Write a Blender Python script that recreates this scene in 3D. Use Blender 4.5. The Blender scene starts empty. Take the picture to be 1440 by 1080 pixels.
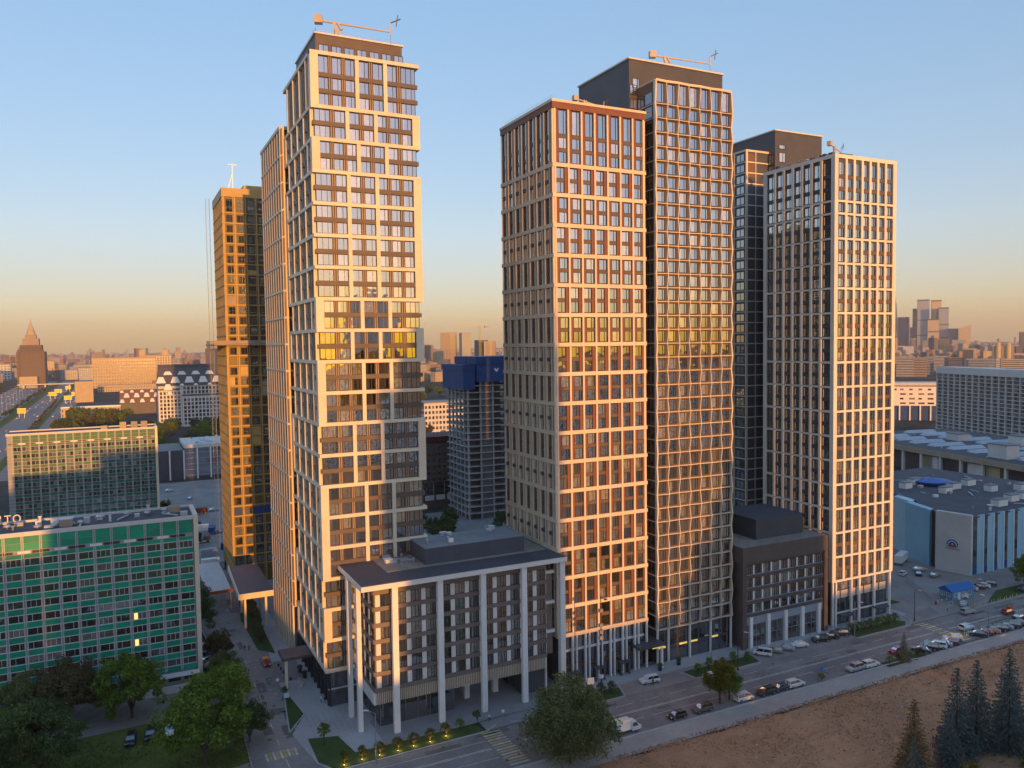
# City block of staggered residential towers at sunset, seen from the air.
# World axes: X runs along the main road, Y away from it, Z up; metres.
import bpy, bmesh, math, random
import numpy as np
from mathutils import Matrix, Vector

S = bpy.context.scene
COL = S.collection
rng = random.Random(7)
R = math.radians

# ------------------------------------------------------------------ camera
CAM_H, CAM_F, PITCH, ROLL, YAW = 78.0, 1115.3, R(2.878), R(-.787), R(26.287)
_r0 = Vector((1, 0, 0)); _fw = Vector((0, math.cos(PITCH), -math.sin(PITCH))); _u0 = _r0.cross(_fw)
_r = _r0 * math.cos(ROLL) + _u0 * math.sin(ROLL); _u = _u0 * math.cos(ROLL) - _r0 * math.sin(ROLL)
_rot = Matrix.Rotation(-YAW, 3, 'Z')
_r, _u, _fw = _rot @ _r, _rot @ _u, _rot @ _fw
cam_data = bpy.data.cameras.new('camera')
cam_data.sensor_width = 36.0
cam_data.lens = CAM_F / 1440 * 36
cam_data.clip_start = 1.0
cam_data.clip_end = 40000.0
cam = bpy.data.objects.new('camera', cam_data)
COL.objects.link(cam)
m3 = Matrix((_r, _u, -_fw)).transposed()
cam.matrix_world = Matrix.Translation((0, 0, CAM_H)) @ m3.to_4x4()
S.camera = cam

# ------------------------------------------------------------------ sky and sun
SUN_EL = R(4.4)
TO_SUN = Vector((-.03 * math.cos(SUN_EL), -math.cos(SUN_EL), math.sin(SUN_EL))).normalized()
world = bpy.data.worlds.new('World')
S.world = world
world.use_nodes = True
wn = world.node_tree.nodes; wl = world.node_tree.links
sky = wn.new('ShaderNodeTexSky')
sky.sky_type = 'NISHITA'
sky.sun_disc = False
sky.sun_elevation = SUN_EL
sky.sun_rotation = math.atan2(TO_SUN.x, TO_SUN.y)
sky.altitude = 150
sky.air_density = 1.2
sky.dust_density = 1.0
sky.ozone_density = 3.0
# the camera's soft tone curve and white balance, the same all round the sky
wgam = wn.new('ShaderNodeGamma'); wgam.inputs[1].default_value = .4
wsat = wn.new('ShaderNodeHueSaturation'); wsat.inputs['Saturation'].default_value = 1.56
wtin = wn.new('ShaderNodeMix'); wtin.data_type = 'RGBA'; wtin.blend_type = 'MULTIPLY'; wtin.inputs[0].default_value = 1.0
wtin.inputs[7].default_value = (1.045, .93, 1.03, 1)
wl.new(sky.outputs[0], wgam.inputs[0]); wl.new(wgam.outputs[0], wsat.inputs['Color'])
wl.new(wsat.outputs[0], wtin.inputs[6]); wl.new(wtin.outputs[2], wn['Background'].inputs[0])
wn['Background'].inputs[1].default_value = 0.15

sun_data = bpy.data.lights.new('sun', 'SUN')
sun_data.energy = 1.2
sun_data.angle = R(.53)
sun_data.color = (1.0, .41, .07)
sun = bpy.data.objects.new('sun', sun_data)
COL.objects.link(sun)
sun.rotation_euler = TO_SUN.to_track_quat('Z', 'Y').to_euler()

S.view_settings.view_transform = 'Standard'
S.view_settings.look = 'None'
S.view_settings.exposure = 2.02
S.view_settings.gamma = 1.0
S.cycles.max_bounces = 6
S.cycles.diffuse_bounces = 3
S.cycles.glossy_bounces = 3
S.cycles.transparent_max_bounces = 6
S.cycles.use_adaptive_sampling = True
S.cycles.use_denoising = True

# ------------------------------------------------------------------ materials
MATS = {}
def _mix(nt, a, b, fac, mode='MIX'):
    n = nt.nodes.new('ShaderNodeMix'); n.data_type = 'RGBA'; n.blend_type = mode
    for s, v in ((n.inputs[0], fac), (n.inputs[6], a), (n.inputs[7], b)):
        if isinstance(v, bpy.types.NodeSocket): nt.links.new(v, s)
        elif isinstance(v, tuple): s.default_value = (*v, 1) if len(v) == 3 else v
        else: s.default_value = v
    return n.outputs[2]
def _ramp(nt, src, stops, interp='LINEAR'):
    n = nt.nodes.new('ShaderNodeValToRGB'); n.color_ramp.interpolation = interp
    e = n.color_ramp.elements
    while len(e) < len(stops): e.new(.5)
    for k, (p, c) in enumerate(stops):
        e[k].position = p; e[k].color = (*c, 1) if isinstance(c, tuple) else (c, c, c, 1)
    nt.links.new(src, n.inputs[0]); return n.outputs[0]
def _noise(nt, scale, detail=3, vec=None, rough=.55):
    n = nt.nodes.new('ShaderNodeTexNoise'); n.inputs['Scale'].default_value = scale
    n.inputs['Detail'].default_value = detail; n.inputs['Roughness'].default_value = rough
    if vec is not None: nt.links.new(vec, n.inputs[0])
    return n.outputs[0]
def _math(nt, op, a, b=0.0, clamp=False):
    n = nt.nodes.new('ShaderNodeMath'); n.operation = op; n.use_clamp = clamp
    for s, v in ((n.inputs[0], a), (n.inputs[1], b)):
        if isinstance(v, bpy.types.NodeSocket): nt.links.new(v, s)
        else: s.default_value = v
    return n.outputs[0]
def _new(name):
    m = bpy.data.materials.new(name); m.use_nodes = True
    MATS[name] = m
    return m, m.node_tree, m.node_tree.nodes['Principled BSDF']
def mat(name, col, rough=.6, var=.10, scale=.6, fine=6.0, metal=0.0, spec=.4, bump=0.0, isl=0.0, pos='W', floors=False, objr=.05):
    """painted, stone or metal surface: base colour with soft grime and fine grain"""
    m, nt, b = _new(name)
    if pos == 'W': v = nt.nodes.new('ShaderNodeNewGeometry').outputs['Position']
    else: v = nt.nodes.new('ShaderNodeTexCoord').outputs['Object']
    n1 = _noise(nt, scale, 4, v); n2 = _noise(nt, fine, 3, v)
    f = _math(nt, 'ADD', _math(nt, 'MULTIPLY', n1, .65), _math(nt, 'MULTIPLY', n2, .35))
    lo = tuple(c * (1 - 2.2 * var) for c in col); hi = tuple(min(1, c * (1 + 2.2 * var)) for c in col)
    c = _ramp(nt, f, [(.25, lo), (.75, hi)])
    if floors:   # far facades: faint rows of windows
        sx = nt.nodes.new('ShaderNodeSeparateXYZ'); nt.links.new(v, sx.inputs[0])
        rows = _math(nt, 'GREATER_THAN', _math(nt, 'SINE', _math(nt, 'MULTIPLY', sx.outputs[2], 1.9)), .1)
        cols_ = _math(nt, 'GREATER_THAN', _math(nt, 'SINE', _math(nt, 'MULTIPLY', _math(nt, 'ADD', sx.outputs[0], sx.outputs[1]), 1.2)), -.3)
        c = _mix(nt, c, (.45, .45, .5), _math(nt, 'MULTIPLY', _math(nt, 'MULTIPLY', rows, cols_), .75), 'MULTIPLY')
    if objr:     # pieces differ a little from one another
        ro = nt.nodes.new('ShaderNodeObjectInfo').outputs['Random']
        c = _mix(nt, c, _ramp(nt, ro, [(0, 1 - objr), (1, 1 + objr)]), 1.0, 'MULTIPLY')
    if isl:
        r = nt.nodes.new('ShaderNodeNewGeometry').outputs['Random Per Island']
        g = _ramp(nt, r, [(0, 1 - isl), (1, 1 + isl)])
        c = _mix(nt, c, g, 1.0, 'MULTIPLY')
    nt.links.new(c, b.inputs['Base Color'])
    b.inputs['Roughness'].default_value = rough; b.inputs['Metallic'].default_value = metal
    b.inputs['Specular IOR Level'].default_value = spec
    if bump:
        bn = nt.nodes.new('ShaderNodeBump'); bn.inputs['Strength'].default_value = bump
        bn.inputs['Distance'].default_value = .1
        nt.links.new(n2, bn.inputs['Height']); nt.links.new(bn.outputs[0], b.inputs['Normal'])
    return m
def multi(name, stops, rough=.7, isl=True, var=.1):
    """one of several flat colours, picked per object or per loose piece"""
    m, nt, b = _new(name)
    g = nt.nodes.new('ShaderNodeNewGeometry')
    r = g.outputs['Random Per Island'] if isl else nt.nodes.new('ShaderNodeObjectInfo').outputs['Random']
    n = len(stops)
    c = _ramp(nt, r, [(k / n, s) for k, s in enumerate(stops)], 'CONSTANT')
    n1 = _noise(nt, .35, 3, g.outputs['Position'])
    c = _mix(nt, c, _ramp(nt, n1, [(.3, 1 - var), (.7, 1 + var)]), 1.0, 'MULTIPLY')
    nt.links.new(c, b.inputs['Base Color']); b.inputs['Roughness'].default_value = rough
    return m
def glass(name, stops, refl=.5, tint=(.94, .96, 1.0), isl=False, rough=.02, wob=.012, pleat=True):
    """coated window glass: room, blind or curtain behind, sharp reflection in front"""
    m, nt, b = _new(name)
    geo = nt.nodes.new('ShaderNodeNewGeometry'); tc = nt.nodes.new('ShaderNodeTexCoord').outputs['Object']
    r = geo.outputs['Random Per Island'] if isl else nt.nodes.new('ShaderNodeObjectInfo').outputs['Random']
    n = len(stops)
    c = _ramp(nt, r, [(k / n, s) for k, s in enumerate(stops)], 'CONSTANT')
    # a second draw decides how far the curtain is pulled
    r2 = _math(nt, 'FRACT', _math(nt, 'MULTIPLY', r, 17.31))
    sx = nt.nodes.new('ShaderNodeSeparateXYZ'); nt.links.new(tc, sx.inputs[0])
    if pleat:
        edge = _math(nt, 'GREATER_THAN', sx.outputs[0], _math(nt, 'MULTIPLY', r2, 3.2))
        wav = _math(nt, 'SINE', _math(nt, 'MULTIPLY', sx.outputs[0], 26.0))
        fold = _ramp(nt, _math(nt, 'ADD', _math(nt, 'MULTIPLY', wav, .5), .5), [(0, .75), (1, 1.12)])
        c = _mix(nt, c, fold, 1.0, 'MULTIPLY')
        dark = _mix(nt, c, (.22, .2, .18), 1.0, 'MULTIPLY')
        c = _mix(nt, c, dark, edge)
    pn = _noise(nt, 1.3, 2, geo.outputs['Position'])
    c = _mix(nt, c, _ramp(nt, pn, [(.3, .6), (.7, 1.15)]), 1.0, 'MULTIPLY')
    nt.links.new(c, b.inputs['Base Color']); b.inputs['Roughness'].default_value = .6
    b.inputs['Specular IOR Level'].default_value = 0
    gl = nt.nodes.new('ShaderNodeBsdfGlossy'); gl.inputs['Color'].default_value = (*tint, 1)
    gl.inputs['Roughness'].default_value = rough
    bn = nt.nodes.new('ShaderNodeBump'); bn.inputs['Strength'].default_value = 1.0; bn.inputs['Distance'].default_value = wob
    nt.links.new(_noise(nt, .55, 1, geo.outputs['Position']), bn.inputs['Height']); nt.links.new(bn.outputs[0], gl.inputs['Normal'])
    fr = nt.nodes.new('ShaderNodeFresnel'); fr.inputs[0].default_value = 1.5
    fac = _math(nt, 'ADD', _math(nt, 'MULTIPLY', fr.outputs[0], .8), refl, clamp=True)
    mx = nt.nodes.new('ShaderNodeMixShader')
    nt.links.new(fac, mx.inputs[0]); nt.links.new(b.outputs[0], mx.inputs[1]); nt.links.new(gl.outputs[0], mx.inputs[2])
    nt.links.new(mx.outputs[0], nt.nodes['Material Output'].inputs[0])
    return m
def leaf(name, cols, trans=.35):
    m, nt, b = _new(name)
    geo = nt.nodes.new('ShaderNodeNewGeometry')
    r = geo.outputs['Random Per Island']
    n = _noise(nt, .35, 3, nt.nodes.new('ShaderNodeTexCoord').outputs['Object'])
    f = _math(nt, 'ADD', _math(nt, 'MULTIPLY', r, .55), _math(nt, 'MULTIPLY', n, .5))
    k = len(cols)
    c = _ramp(nt, f, [(.15 + .75 * i / max(1, k - 1), s) for i, s in enumerate(cols)])
    nt.links.new(c, b.inputs['Base Color']); b.inputs['Roughness'].default_value = .6
    b.inputs['Specular IOR Level'].default_value = .25
    t = nt.nodes.new('ShaderNodeBsdfTranslucent'); nt.links.new(c, t.inputs[0])
    mx = nt.nodes.new('ShaderNodeMixShader'); mx.inputs[0].default_value = trans
    nt.links.new(b.outputs[0], mx.inputs[1]); nt.links.new(t.outputs[0], mx.inputs[2])
    nt.links.new(mx.outputs[0], nt.nodes['Material Output'].inputs[0])
    return m
def glow(name, col, strength):
    m, nt, b = _new(name)
    b.inputs['Base Color'].default_value = (*col, 1)
    b.inputs['Emission Color'].default_value = (*col, 1); b.inputs['Emission Strength'].default_value = strength
    return m

mat('beige_panel', (.72, .64, .51), .5, .05, .25, 2.0)
mat('cream_panel', (.70, .585, .445), .5, .05, .25, 2.0)
mat('pale_stone', (.74, .69, .605), .5, .05, .25, 2.0)
mat('white_panel', (.76, .745, .715), .5, .05, .3, 2.0)
mat('brown_panel', (.115, .072, .05), .5, .10, .4, 3.0)
mat('warm_brown', (.135, .092, .068), .55, .08, .4, 3.0)
mat('podium_brown', (.20, .165, .145), .55, .1, .4, 3.0)
mat('dark_brown', (.115, .092, .082), .5, .1, .4, 3.0)
mat('red_panel', (.205, .08, .05), .5, .08, .4, 3.0)
mat('lattice_wall', (.125, .083, .055), .55, .08, .4, 3.0)
mat('gold_film', (.17, .105, .03), .45, .10, .5, 3.0)
mat('gold_rib', (.46, .32, .12), .5, .08, .5, 3.0)
mat('tan_rib', (.34, .255, .19), .5, .06, .4, 3.0)
mat('bronze', (.17, .10, .055), .4, .08, .5, 3.0)
mat('charcoal', (.075, .078, .09), .5, .10, .3, 2.0)
mat('slate_blue', (.075, .085, .115), .5, .08, .3, 2.0)
mat('roof_dark', (.075, .078, .095), .8, .14, .15, 1.2)
mat('roof_grey', (.20, .215, .235), .7, .12, .15, 1.2)
mat('gravel_roof', (.27, .24, .21), .95, .15, .5, 9.0, bump=.4)
mat('frame_dark', (.030, .029, .030), .4, .05)
mat('frame_pale', (.6, .6, .6), .5, .05)
mat('concrete', (.40, .40, .40), .85, .12, .25, 2.5)
mat('concrete_dark', (.13, .13, .135), .9, .15, .25, 2.5)
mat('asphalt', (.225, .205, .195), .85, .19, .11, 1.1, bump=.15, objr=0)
mat('asphalt_patch', (.15, .14, .137), .9, .12, .2, 2.0)
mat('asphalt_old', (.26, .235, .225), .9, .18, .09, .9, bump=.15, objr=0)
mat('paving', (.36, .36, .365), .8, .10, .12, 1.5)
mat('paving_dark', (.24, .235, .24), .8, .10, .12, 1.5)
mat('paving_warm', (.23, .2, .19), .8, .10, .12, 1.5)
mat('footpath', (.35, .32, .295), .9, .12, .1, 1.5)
mat('kerb_stone', (.4, .39, .38), .85, .1, .3, 2.0)
mat('road_paint', (.50, .49, .47), .7, .26, .9, 3.0)
mat('yellow_paint', (.50, .36, .10), .7, .18, .8, 4.0)
mat('steel', (.38, .38, .38), .4, .08, metal=.6)
mat('dark_metal', (.045, .045, .05), .45, .08)
mat('crane_paint', (.48, .41, .33), .5, .06)
mat('bark', (.075, .055, .042), .9, .2, 1.5, 6.0, pos='O')
mat('tyre', (.018, .018, .02), .8, .1)
mat('rubber_black', (.02, .02, .022), .6, .05)
mat('green_panel', (.0, .28, .17), .45, .12, .35, 1.2, objr=.16)
mat('green_dark', (.004, .13, .09), .45, .1, .2, 2.0)
mat('grey_panel', (.29, .33, .375), .55, .08, .25, 2.0)
mat('blue_wrap', (.012, .06, .21), .6, .10, .35, 3.0)
mat('blue_roof', (.012, .13, .42), .5, .06)
mat('hut_blue', (.09, .30, .50), .5, .06)
mat('aqua_panel', (.30, .52, .64), .5, .06, .15, 1.5)
mat('aqua_light', (.52, .68, .75), .5, .06, .15, 1.5)
mat('stucco', (.62, .60, .57), .85, .07, .12, 2.0)
mat('ochre_wall', (.50, .40, .24), .8, .08, .2, 2.0)
mat('tan_wall', (.36, .29, .22), .8, .1, .2, 2.0)
mat('brown_brick', (.15, .115, .09), .85, .1, .3, 3.0)
mat('light_wall', (.6, .6, .58), .8, .07, .2, 2.0)
mat('maroon', (.09, .022, .022), .7, .1)
mat('orange_panel', (.52, .11, .03), .6, .06)
mat('red_enamel', (.42, .03, .03), .4, .06)
mat('sign_blue', (.03, .17, .52), .4, .03)
mat('sign_yellow', (.70, .52, .03), .4, .03)
mat('lime_vest', (.45, .62, .05), .7, .03)
mat('white_paint', (.74, .74, .73), .5, .04)
mat('letter_white', (.72, .68, .62), .5, .03)
mat('logo_blue', (.03, .09, .33), .5, .03)
mat('logo_red', (.45, .05, .05), .5, .03)
mat('skin', (.45, .28, .2), .6, .04)
mat('sheet_metal', (.42, .47, .52), .35, .08, .5, 3.0, metal=.3)
G_DARK = [(.10, .09, .075), (.30, .30, .23), (.15, .14, .12), (.46, .42, .30), (.08, .08, .08), (.24, .22, .165), (.52, .45, .29), (.17, .17, .16), (.36, .37, .32), (.12, .115, .11)]
glass('window_glass', G_DARK, .50)
glass('window_glass_joined', [(.08, .08, .075), (.18, .19, .18), (.11, .11, .105), (.27, .27, .24), (.14, .15, .155)], .46, isl=True, pleat=False)
glass('shop_glass', [(.02, .022, .026), (.035, .036, .04), (.028, .026, .026), (.05, .05, .048)], .22, isl=True, pleat=False)
glass('shade_glass', [(.07, .075, .075), (.15, .18, .15), (.27, .29, .24), (.10, .095, .09), (.065, .065, .07), (.24, .29, .26), (.13, .14, .13), (.34, .35, .29)], .36)
glass('office_glass', [(.05, .045, .045), (.09, .08, .075), (.035, .035, .04), (.16, .15, .14), (.06, .055, .055), (.26, .25, .24), (.08, .07, .065), (.04, .04, .042)], .26, pleat=False)
glass('office_glass_joined', [(.05, .045, .045), (.12, .11, .10), (.035, .035, .04), (.30, .29, .28), (.06, .055, .055), (.20, .19, .19)], .25, isl=True, pleat=False)
glass('car_glass', [(.012, .013, .016), (.02, .02, .022)], .20, pleat=False, wob=0)
glass('far_glass', [(.05, .06, .085), (.07, .08, .10)], .42, isl=True, pleat=False, rough=.08, wob=0)
glow('lamp_warm', (1.0, .62, .22), .35)
glow('lit_window', (1.0, .55, .16), .4)
glow('shop_strip', (1.0, .68, .18), .13)
glow('headlamp', (1.0, .93, .80), 1.2)
leaf('leaf_green', [(.05, .10, .016), (.15, .235, .03), (.30, .37, .05)], .42)
leaf('leaf_dark', [(.04, .075, .03), (.09, .14, .045), (.18, .225, .065)], .42)
leaf('leaf_willow', [(.07, .095, .036), (.16, .19, .065), (.28, .29, .11)], .42)
leaf('leaf_yellow', [(.05, .07, .008), (.13, .13, .012), (.26, .20, .018)])
leaf('leaf_brown', [(.06, .055, .024), (.13, .105, .045), (.20, .155, .07)])
leaf('leaf_blue', [(.045, .075, .072), (.11, .16, .15), (.24, .29, .27)], .2)
leaf('leaf_dry', [(.10, .065, .03), (.24, .16, .07), (.38, .26, .12)], .15)

# ------------------------------------------------------------------ helpers
QUADS = ((0, 3, 2, 1), (4, 5, 6, 7), (0, 1, 5, 4), (1, 2, 6, 5), (2, 3, 7, 6), (3, 0, 4, 7))
class MB:
    """collects shapes and links them as one mesh object"""
    def __init__(s): s.v = []; s.f = []; s.m = []; s.mats = []
    def mi(s, name):
        if name not in s.mats: s.mats.append(name)
        return s.mats.index(name)
    def hexa(s, pts, mt):
        n = len(s.v); s.v += [tuple(p) for p in pts]; k = s.mi(mt)
        for q in QUADS: s.f.append(tuple(n + i for i in q)); s.m.append(k)
    def box(s, x0, y0, z0, x1, y1, z1, mt):
        s.hexa([(x0, y0, z0), (x1, y0, z0), (x1, y1, z0), (x0, y1, z0), (x0, y0, z1), (x1, y0, z1), (x1, y1, z1), (x0, y1, z1)], mt)
    def obox(s, cx, cy, z0, z1, lx, ly, ang, mt, top=1.0):
        c, n = math.cos(ang), math.sin(ang)
        def p(a, b, z): return (cx + a * c - b * n, cy + a * n + b * c, z)
        a, b = lx / 2, ly / 2; ta, tb = a * top, b * top
        s.hexa([p(-a, -b, z0), p(a, -b, z0), p(a, b, z0), p(-a, b, z0), p(-ta, -tb, z1), p(ta, -tb, z1), p(ta, tb, z1), p(-ta, tb, z1)], mt)
    def prism(s, pts, z0, z1, mt):
        n = len(s.v); k = s.mi(mt); c = len(pts)
        s.v += [(x, y, z0) for x, y in pts] + [(x, y, z1) for x, y in pts]
        s.f.append(tuple(n + c - 1 - i for i in range(c))); s.f.append(tuple(n + c + i for i in range(c))); s.m += [k, k]
        for i in range(c):
            j = (i + 1) % c; s.f.append((n + i, n + j, n + c + j, n + c + i)); s.m.append(k)
    def bar(s, a, b, w, mt, w2=None, sides=4):
        a, b = Vector(a), Vector(b); d = (b - a).normalized()
        e = d.cross(Vector((0, 0, 1)));  e = e.normalized() if e.length > 1e-4 else Vector((1, 0, 0))
        g = d.cross(e); w2 = w if w2 is None else w2; n = len(s.v); k = s.mi(mt)
        for p, r in ((a, w), (b, w2)):
            for i in range(sides):
                t = 2 * math.pi * (i + .5) / sides; s.v.append(tuple(p + (e * math.cos(t) + g * math.sin(t)) * r))
        for i in range(sides):
            j = (i + 1) % sides; s.f.append((n + i, n + j, n + sides + j, n + sides + i)); s.m.append(k)
        s.f.append(tuple(n + sides - 1 - i for i in range(sides))); s.f.append(tuple(n + sides + i for i in range(sides))); s.m += [k, k]
    def lathe(s, cx, cy, prof, mt, sides=12):
        n = len(s.v); k = s.mi(mt)
        for r, z in prof:
            for i in range(sides):
                t = 2 * math.pi * i / sides; s.v.append((cx + r * math.cos(t), cy + r * math.sin(t), z))
        for j in range(len(prof) - 1):
            for i in range(sides):
                a = n + j * sides + i; b = n + j * sides + (i + 1) % sides
                s.f.append((a, b, b + sides, a + sides)); s.m.append(k)
        s.f.append(tuple(n + sides - 1 - i for i in range(sides))); t = n + (len(prof) - 1) * sides
        s.f.append(tuple(t + i for i in range(sides))); s.m += [k, k]
    def quad(s, pts, mt):
        n = len(s.v); s.v += [tuple(p) for p in pts]; s.f.append(tuple(range(n, n + len(pts)))); s.m.append(s.mi(mt))
    def mesh(s, name):
        me = bpy.data.meshes.new(name); me.from_pydata(s.v, [], s.f)
        for q in s.mats: me.materials.append(MATS[q])
        if len(s.mats) > 1: me.polygons.foreach_set('material_index', s.m)
        me.update(); return me
    def build(s, name, parent=None, loc=(0, 0, 0), rz=0.0, smooth=False):
        me = s.mesh(name)
        if smooth: me.polygons.foreach_set('use_smooth', [True] * len(me.polygons))
        return link(name, me, parent, loc, rz)
def link(name, me, parent=None, loc=(0, 0, 0), rz=0.0):
    o = bpy.data.objects.new(name, me); COL.objects.link(o); o.parent = parent
    o.location = loc
    if rz: o.rotation_euler = (0, 0, rz)
    return o
def empty(name, loc=(0, 0, 0), rz=0.0):
    o = bpy.data.objects.new(name, None); o.empty_display_size = .5
    COL.objects.link(o); o.location = loc; o.rotation_euler = (0, 0, rz); return o
def tag(o, label=None, cat=None, group=None, kind=None):
    for k, v in (('label', label), ('category', cat), ('group', group), ('kind', kind)):
        if v: o[k] = v
    return o
def thing(name, label, cat, loc=(0, 0, 0), rz=0.0, group=None):
    return tag(empty(name, loc, rz), label, cat, group)
def structure(o): o['kind'] = 'structure'; return o
def stuff(o): o['kind'] = 'stuff'; return o
def dup(root, loc, rz=0.0, scale=None, label=None, group=None):
    def cp(o, parent):
        c = o.copy(); COL.objects.link(c); c.parent = parent
        for ch in o.children: cp(ch, c)
        return c
    r = cp(root, None); r.location = loc; r.rotation_euler = (0, 0, rz)
    if scale is not None: r.scale = (scale,) * 3 if not isinstance(scale, tuple) else scale
    if label: r['label'] = label
    if group: r['group'] = group
    return r
_cache = {}
def box_me(du, dd, dz, mt, name):
    k = ('b', round(du, 3), round(dd, 3), round(dz, 3), mt)
    if k not in _cache:
        b = MB(); b.box(0, -dd, 0, du, 0, dz, mt); _cache[k] = b.mesh(name)
    return _cache[k]
def frame_me(w, h, split, mt, t=.075, dep=.16):
    k = ('f', round(w, 3), round(h, 3), split, mt)
    if k not in _cache:
        b = MB(); d = dep
        b.box(0, -d, 0, t, 0, h, mt); b.box(w - t, -d, 0, w, 0, h, mt)
        b.box(t, -d, 0, w - t, 0, t, mt); b.box(t, -d, h - t, w - t, 0, h, mt)
        for q in split: b.box(w * q - t * .5, -d, t, w * q + t * .5, 0, h - t, mt)
        _cache[k] = b.mesh('window')
    return _cache[k]
def pane_me(w, h, mt):
    k = ('p', round(w, 3), round(h, 3), mt)
    if k not in _cache:
        b = MB(); b.box(.04, -.05, .04, w - .04, -.02, h - .04, mt); _cache[k] = b.mesh('pane')
    return _cache[k]
class Face:
    """one side of a building: u along it, z up, d outwards; coordinates are those of the parent thing"""
    def __init__(s, parent, ox, oy, rot=0.0):
        s.p, s.ox, s.oy, s.rot = parent, ox, oy, rot; s.c, s.s = math.cos(rot), math.sin(rot)
    def at(s, u, z, d=0.0): return (s.ox + u * s.c + d * s.s, s.oy + u * s.s - d * s.c, z)
    def box(s, name, u0, u1, z0, z1, d0, d1, mt):
        return link(name, box_me(u1 - u0, d1 - d0, z1 - z0, mt, name), s.p, s.at(u0, z0, d0), s.rot)
    def join(s, mb, u0, u1, z0, z1, d0, d1, mt):
        A = [s.at(u, z, d) for z in (z0, z1) for u, d in ((u0, d1), (u1, d1), (u1, d0), (u0, d0))]
        mb.hexa(A, mt)
    def window(s, u0, u1, z0, z1, d=0.0, split=(.64,), gl='window_glass', fr='frame_dark', jit=.0055, name='window'):
        w, h = u1 - u0, z1 - z0
        o = link(name, frame_me(w, h, split, fr), s.p, s.at(u0, z0, d), s.rot)
        p = link('pane', pane_me(w, h, gl), o)
        if jit: p.rotation_euler = (rng.uniform(-jit, jit), 0, rng.uniform(-jit, jit))
        return o
def wavegrid(mb, face, us, zs, wu, wz, d, gl, fr=None):
    """rows of plain glazed openings, joined"""
    for u in us:
        for z in zs: face.join(mb, u, u + wu, z, z + wz, d, d + .05, gl)
def sheet(name, pts, z, mt, holes=None):
    b = MB(); b.quad([(x, y, z) for x, y in pts], mt); return structure(b.build(name))

# ------------------------------------------------------------------ towers
def maintenance_crane(loc, rz, label, boom=12.0, s=1.0):
    t = thing('roof_crane', label, 'crane', loc, rz, None)
    b = MB(); b.box(-1.3, -1.1, 0, 1.3, 1.1, .5, 'dark_metal'); b.bar((0, 0, .5), (0, 0, 2.2), .7, 'crane_paint', .55, 8); b.build('base', t)
    b = MB(); b.bar((-3.2, 0, 4.1), (boom, 0, 2.3), .26, 'crane_paint', .18); b.build('boom', t)
    b = MB(); b.bar((0, 0, 2.0), (-.6, 0, 4.0), .5, 'crane_paint', .4); b.bar((1.1, 0, 2.3), (.2, 0, 3.9), .35, 'crane_paint', .3, 6); b.build('turret', t)
    b = MB(); b.box(-4.6, -.8, 3.5, -2.9, .8, 5.2, 'crane_paint'); b.build('counterweight', t)
    b = MB(); b.bar((boom, 0, 1.6), (boom + .1, 0, 4.3), .16, 'crane_paint'); b.bar((boom, 0, 4.2), (boom + 2.3, 0, 5.2), .14, 'dark_metal'); b.bar((boom + 1.3, 0, 3.5), (boom + 1.7, 0, 6.0), .12, 'dark_metal'); b.build('jib_head', t)
    b = MB(); b.bar((boom + .1, 0, -.6), (boom + .1, 0, 1.8), .04, 'dark_metal'); b.build('cable', t)
    t.scale = (s, s, s)
    return t
def railing(parent, x0, y0, x1, y1, z, h=.9):
    b = MB(); n = max(2, int(math.hypot(x1 - x0, y1 - y0) / 2.2))
    for k in range(n + 1):
        q = k / n; x, y = x0 + (x1 - x0) * q, y0 + (y1 - y0) * q
        b.bar((x, y, z), (x, y, z + h), .03, 'steel')
    for q in (.5, 1): b.bar((x0, y0, z + h * q), (x1, y1, z + h * q), .025, 'steel')
    return b.build('railing', parent)

# --- tower with staggered two-storey frames (left)
T1 = thing('residential_tower', 'tall tower with staggered golden two-storey frames and corner glass', 'tower', (38, 168.5, 0))
W1, D1 = 22.4, 28.6
b = MB(); b.box(.15, .15, 7.8, W1 - .15, D1, 139.0, 'brown_panel'); b.build('core_wall', T1)
F = Face(T1, 0, 0); FL = Face(T1, 0, D1, -math.pi / 2); FR = Face(T1, W1, 0, math.pi / 2)
Z0, MH = 7.8, 6.66
PIER = 'RLRLLLRRLLRLRRRRLRL'
WR = [(0.05, 3.3), (4.3, 6.5), (7.4, 9.6), (10.5, 12.7), (13.6, 15.6), (16.4, 18.4), (19.2, 21.3)]
GR = [(6.55, 7.35), (12.75, 13.55)]
WLm = [(W1 - c, W1 - a) for a, c in reversed(WR)]; GLm = [(W1 - c, W1 - a) for a, c in reversed(GR)]
mul = MB(); side_gl = MB(); side_rib = MB()
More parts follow.
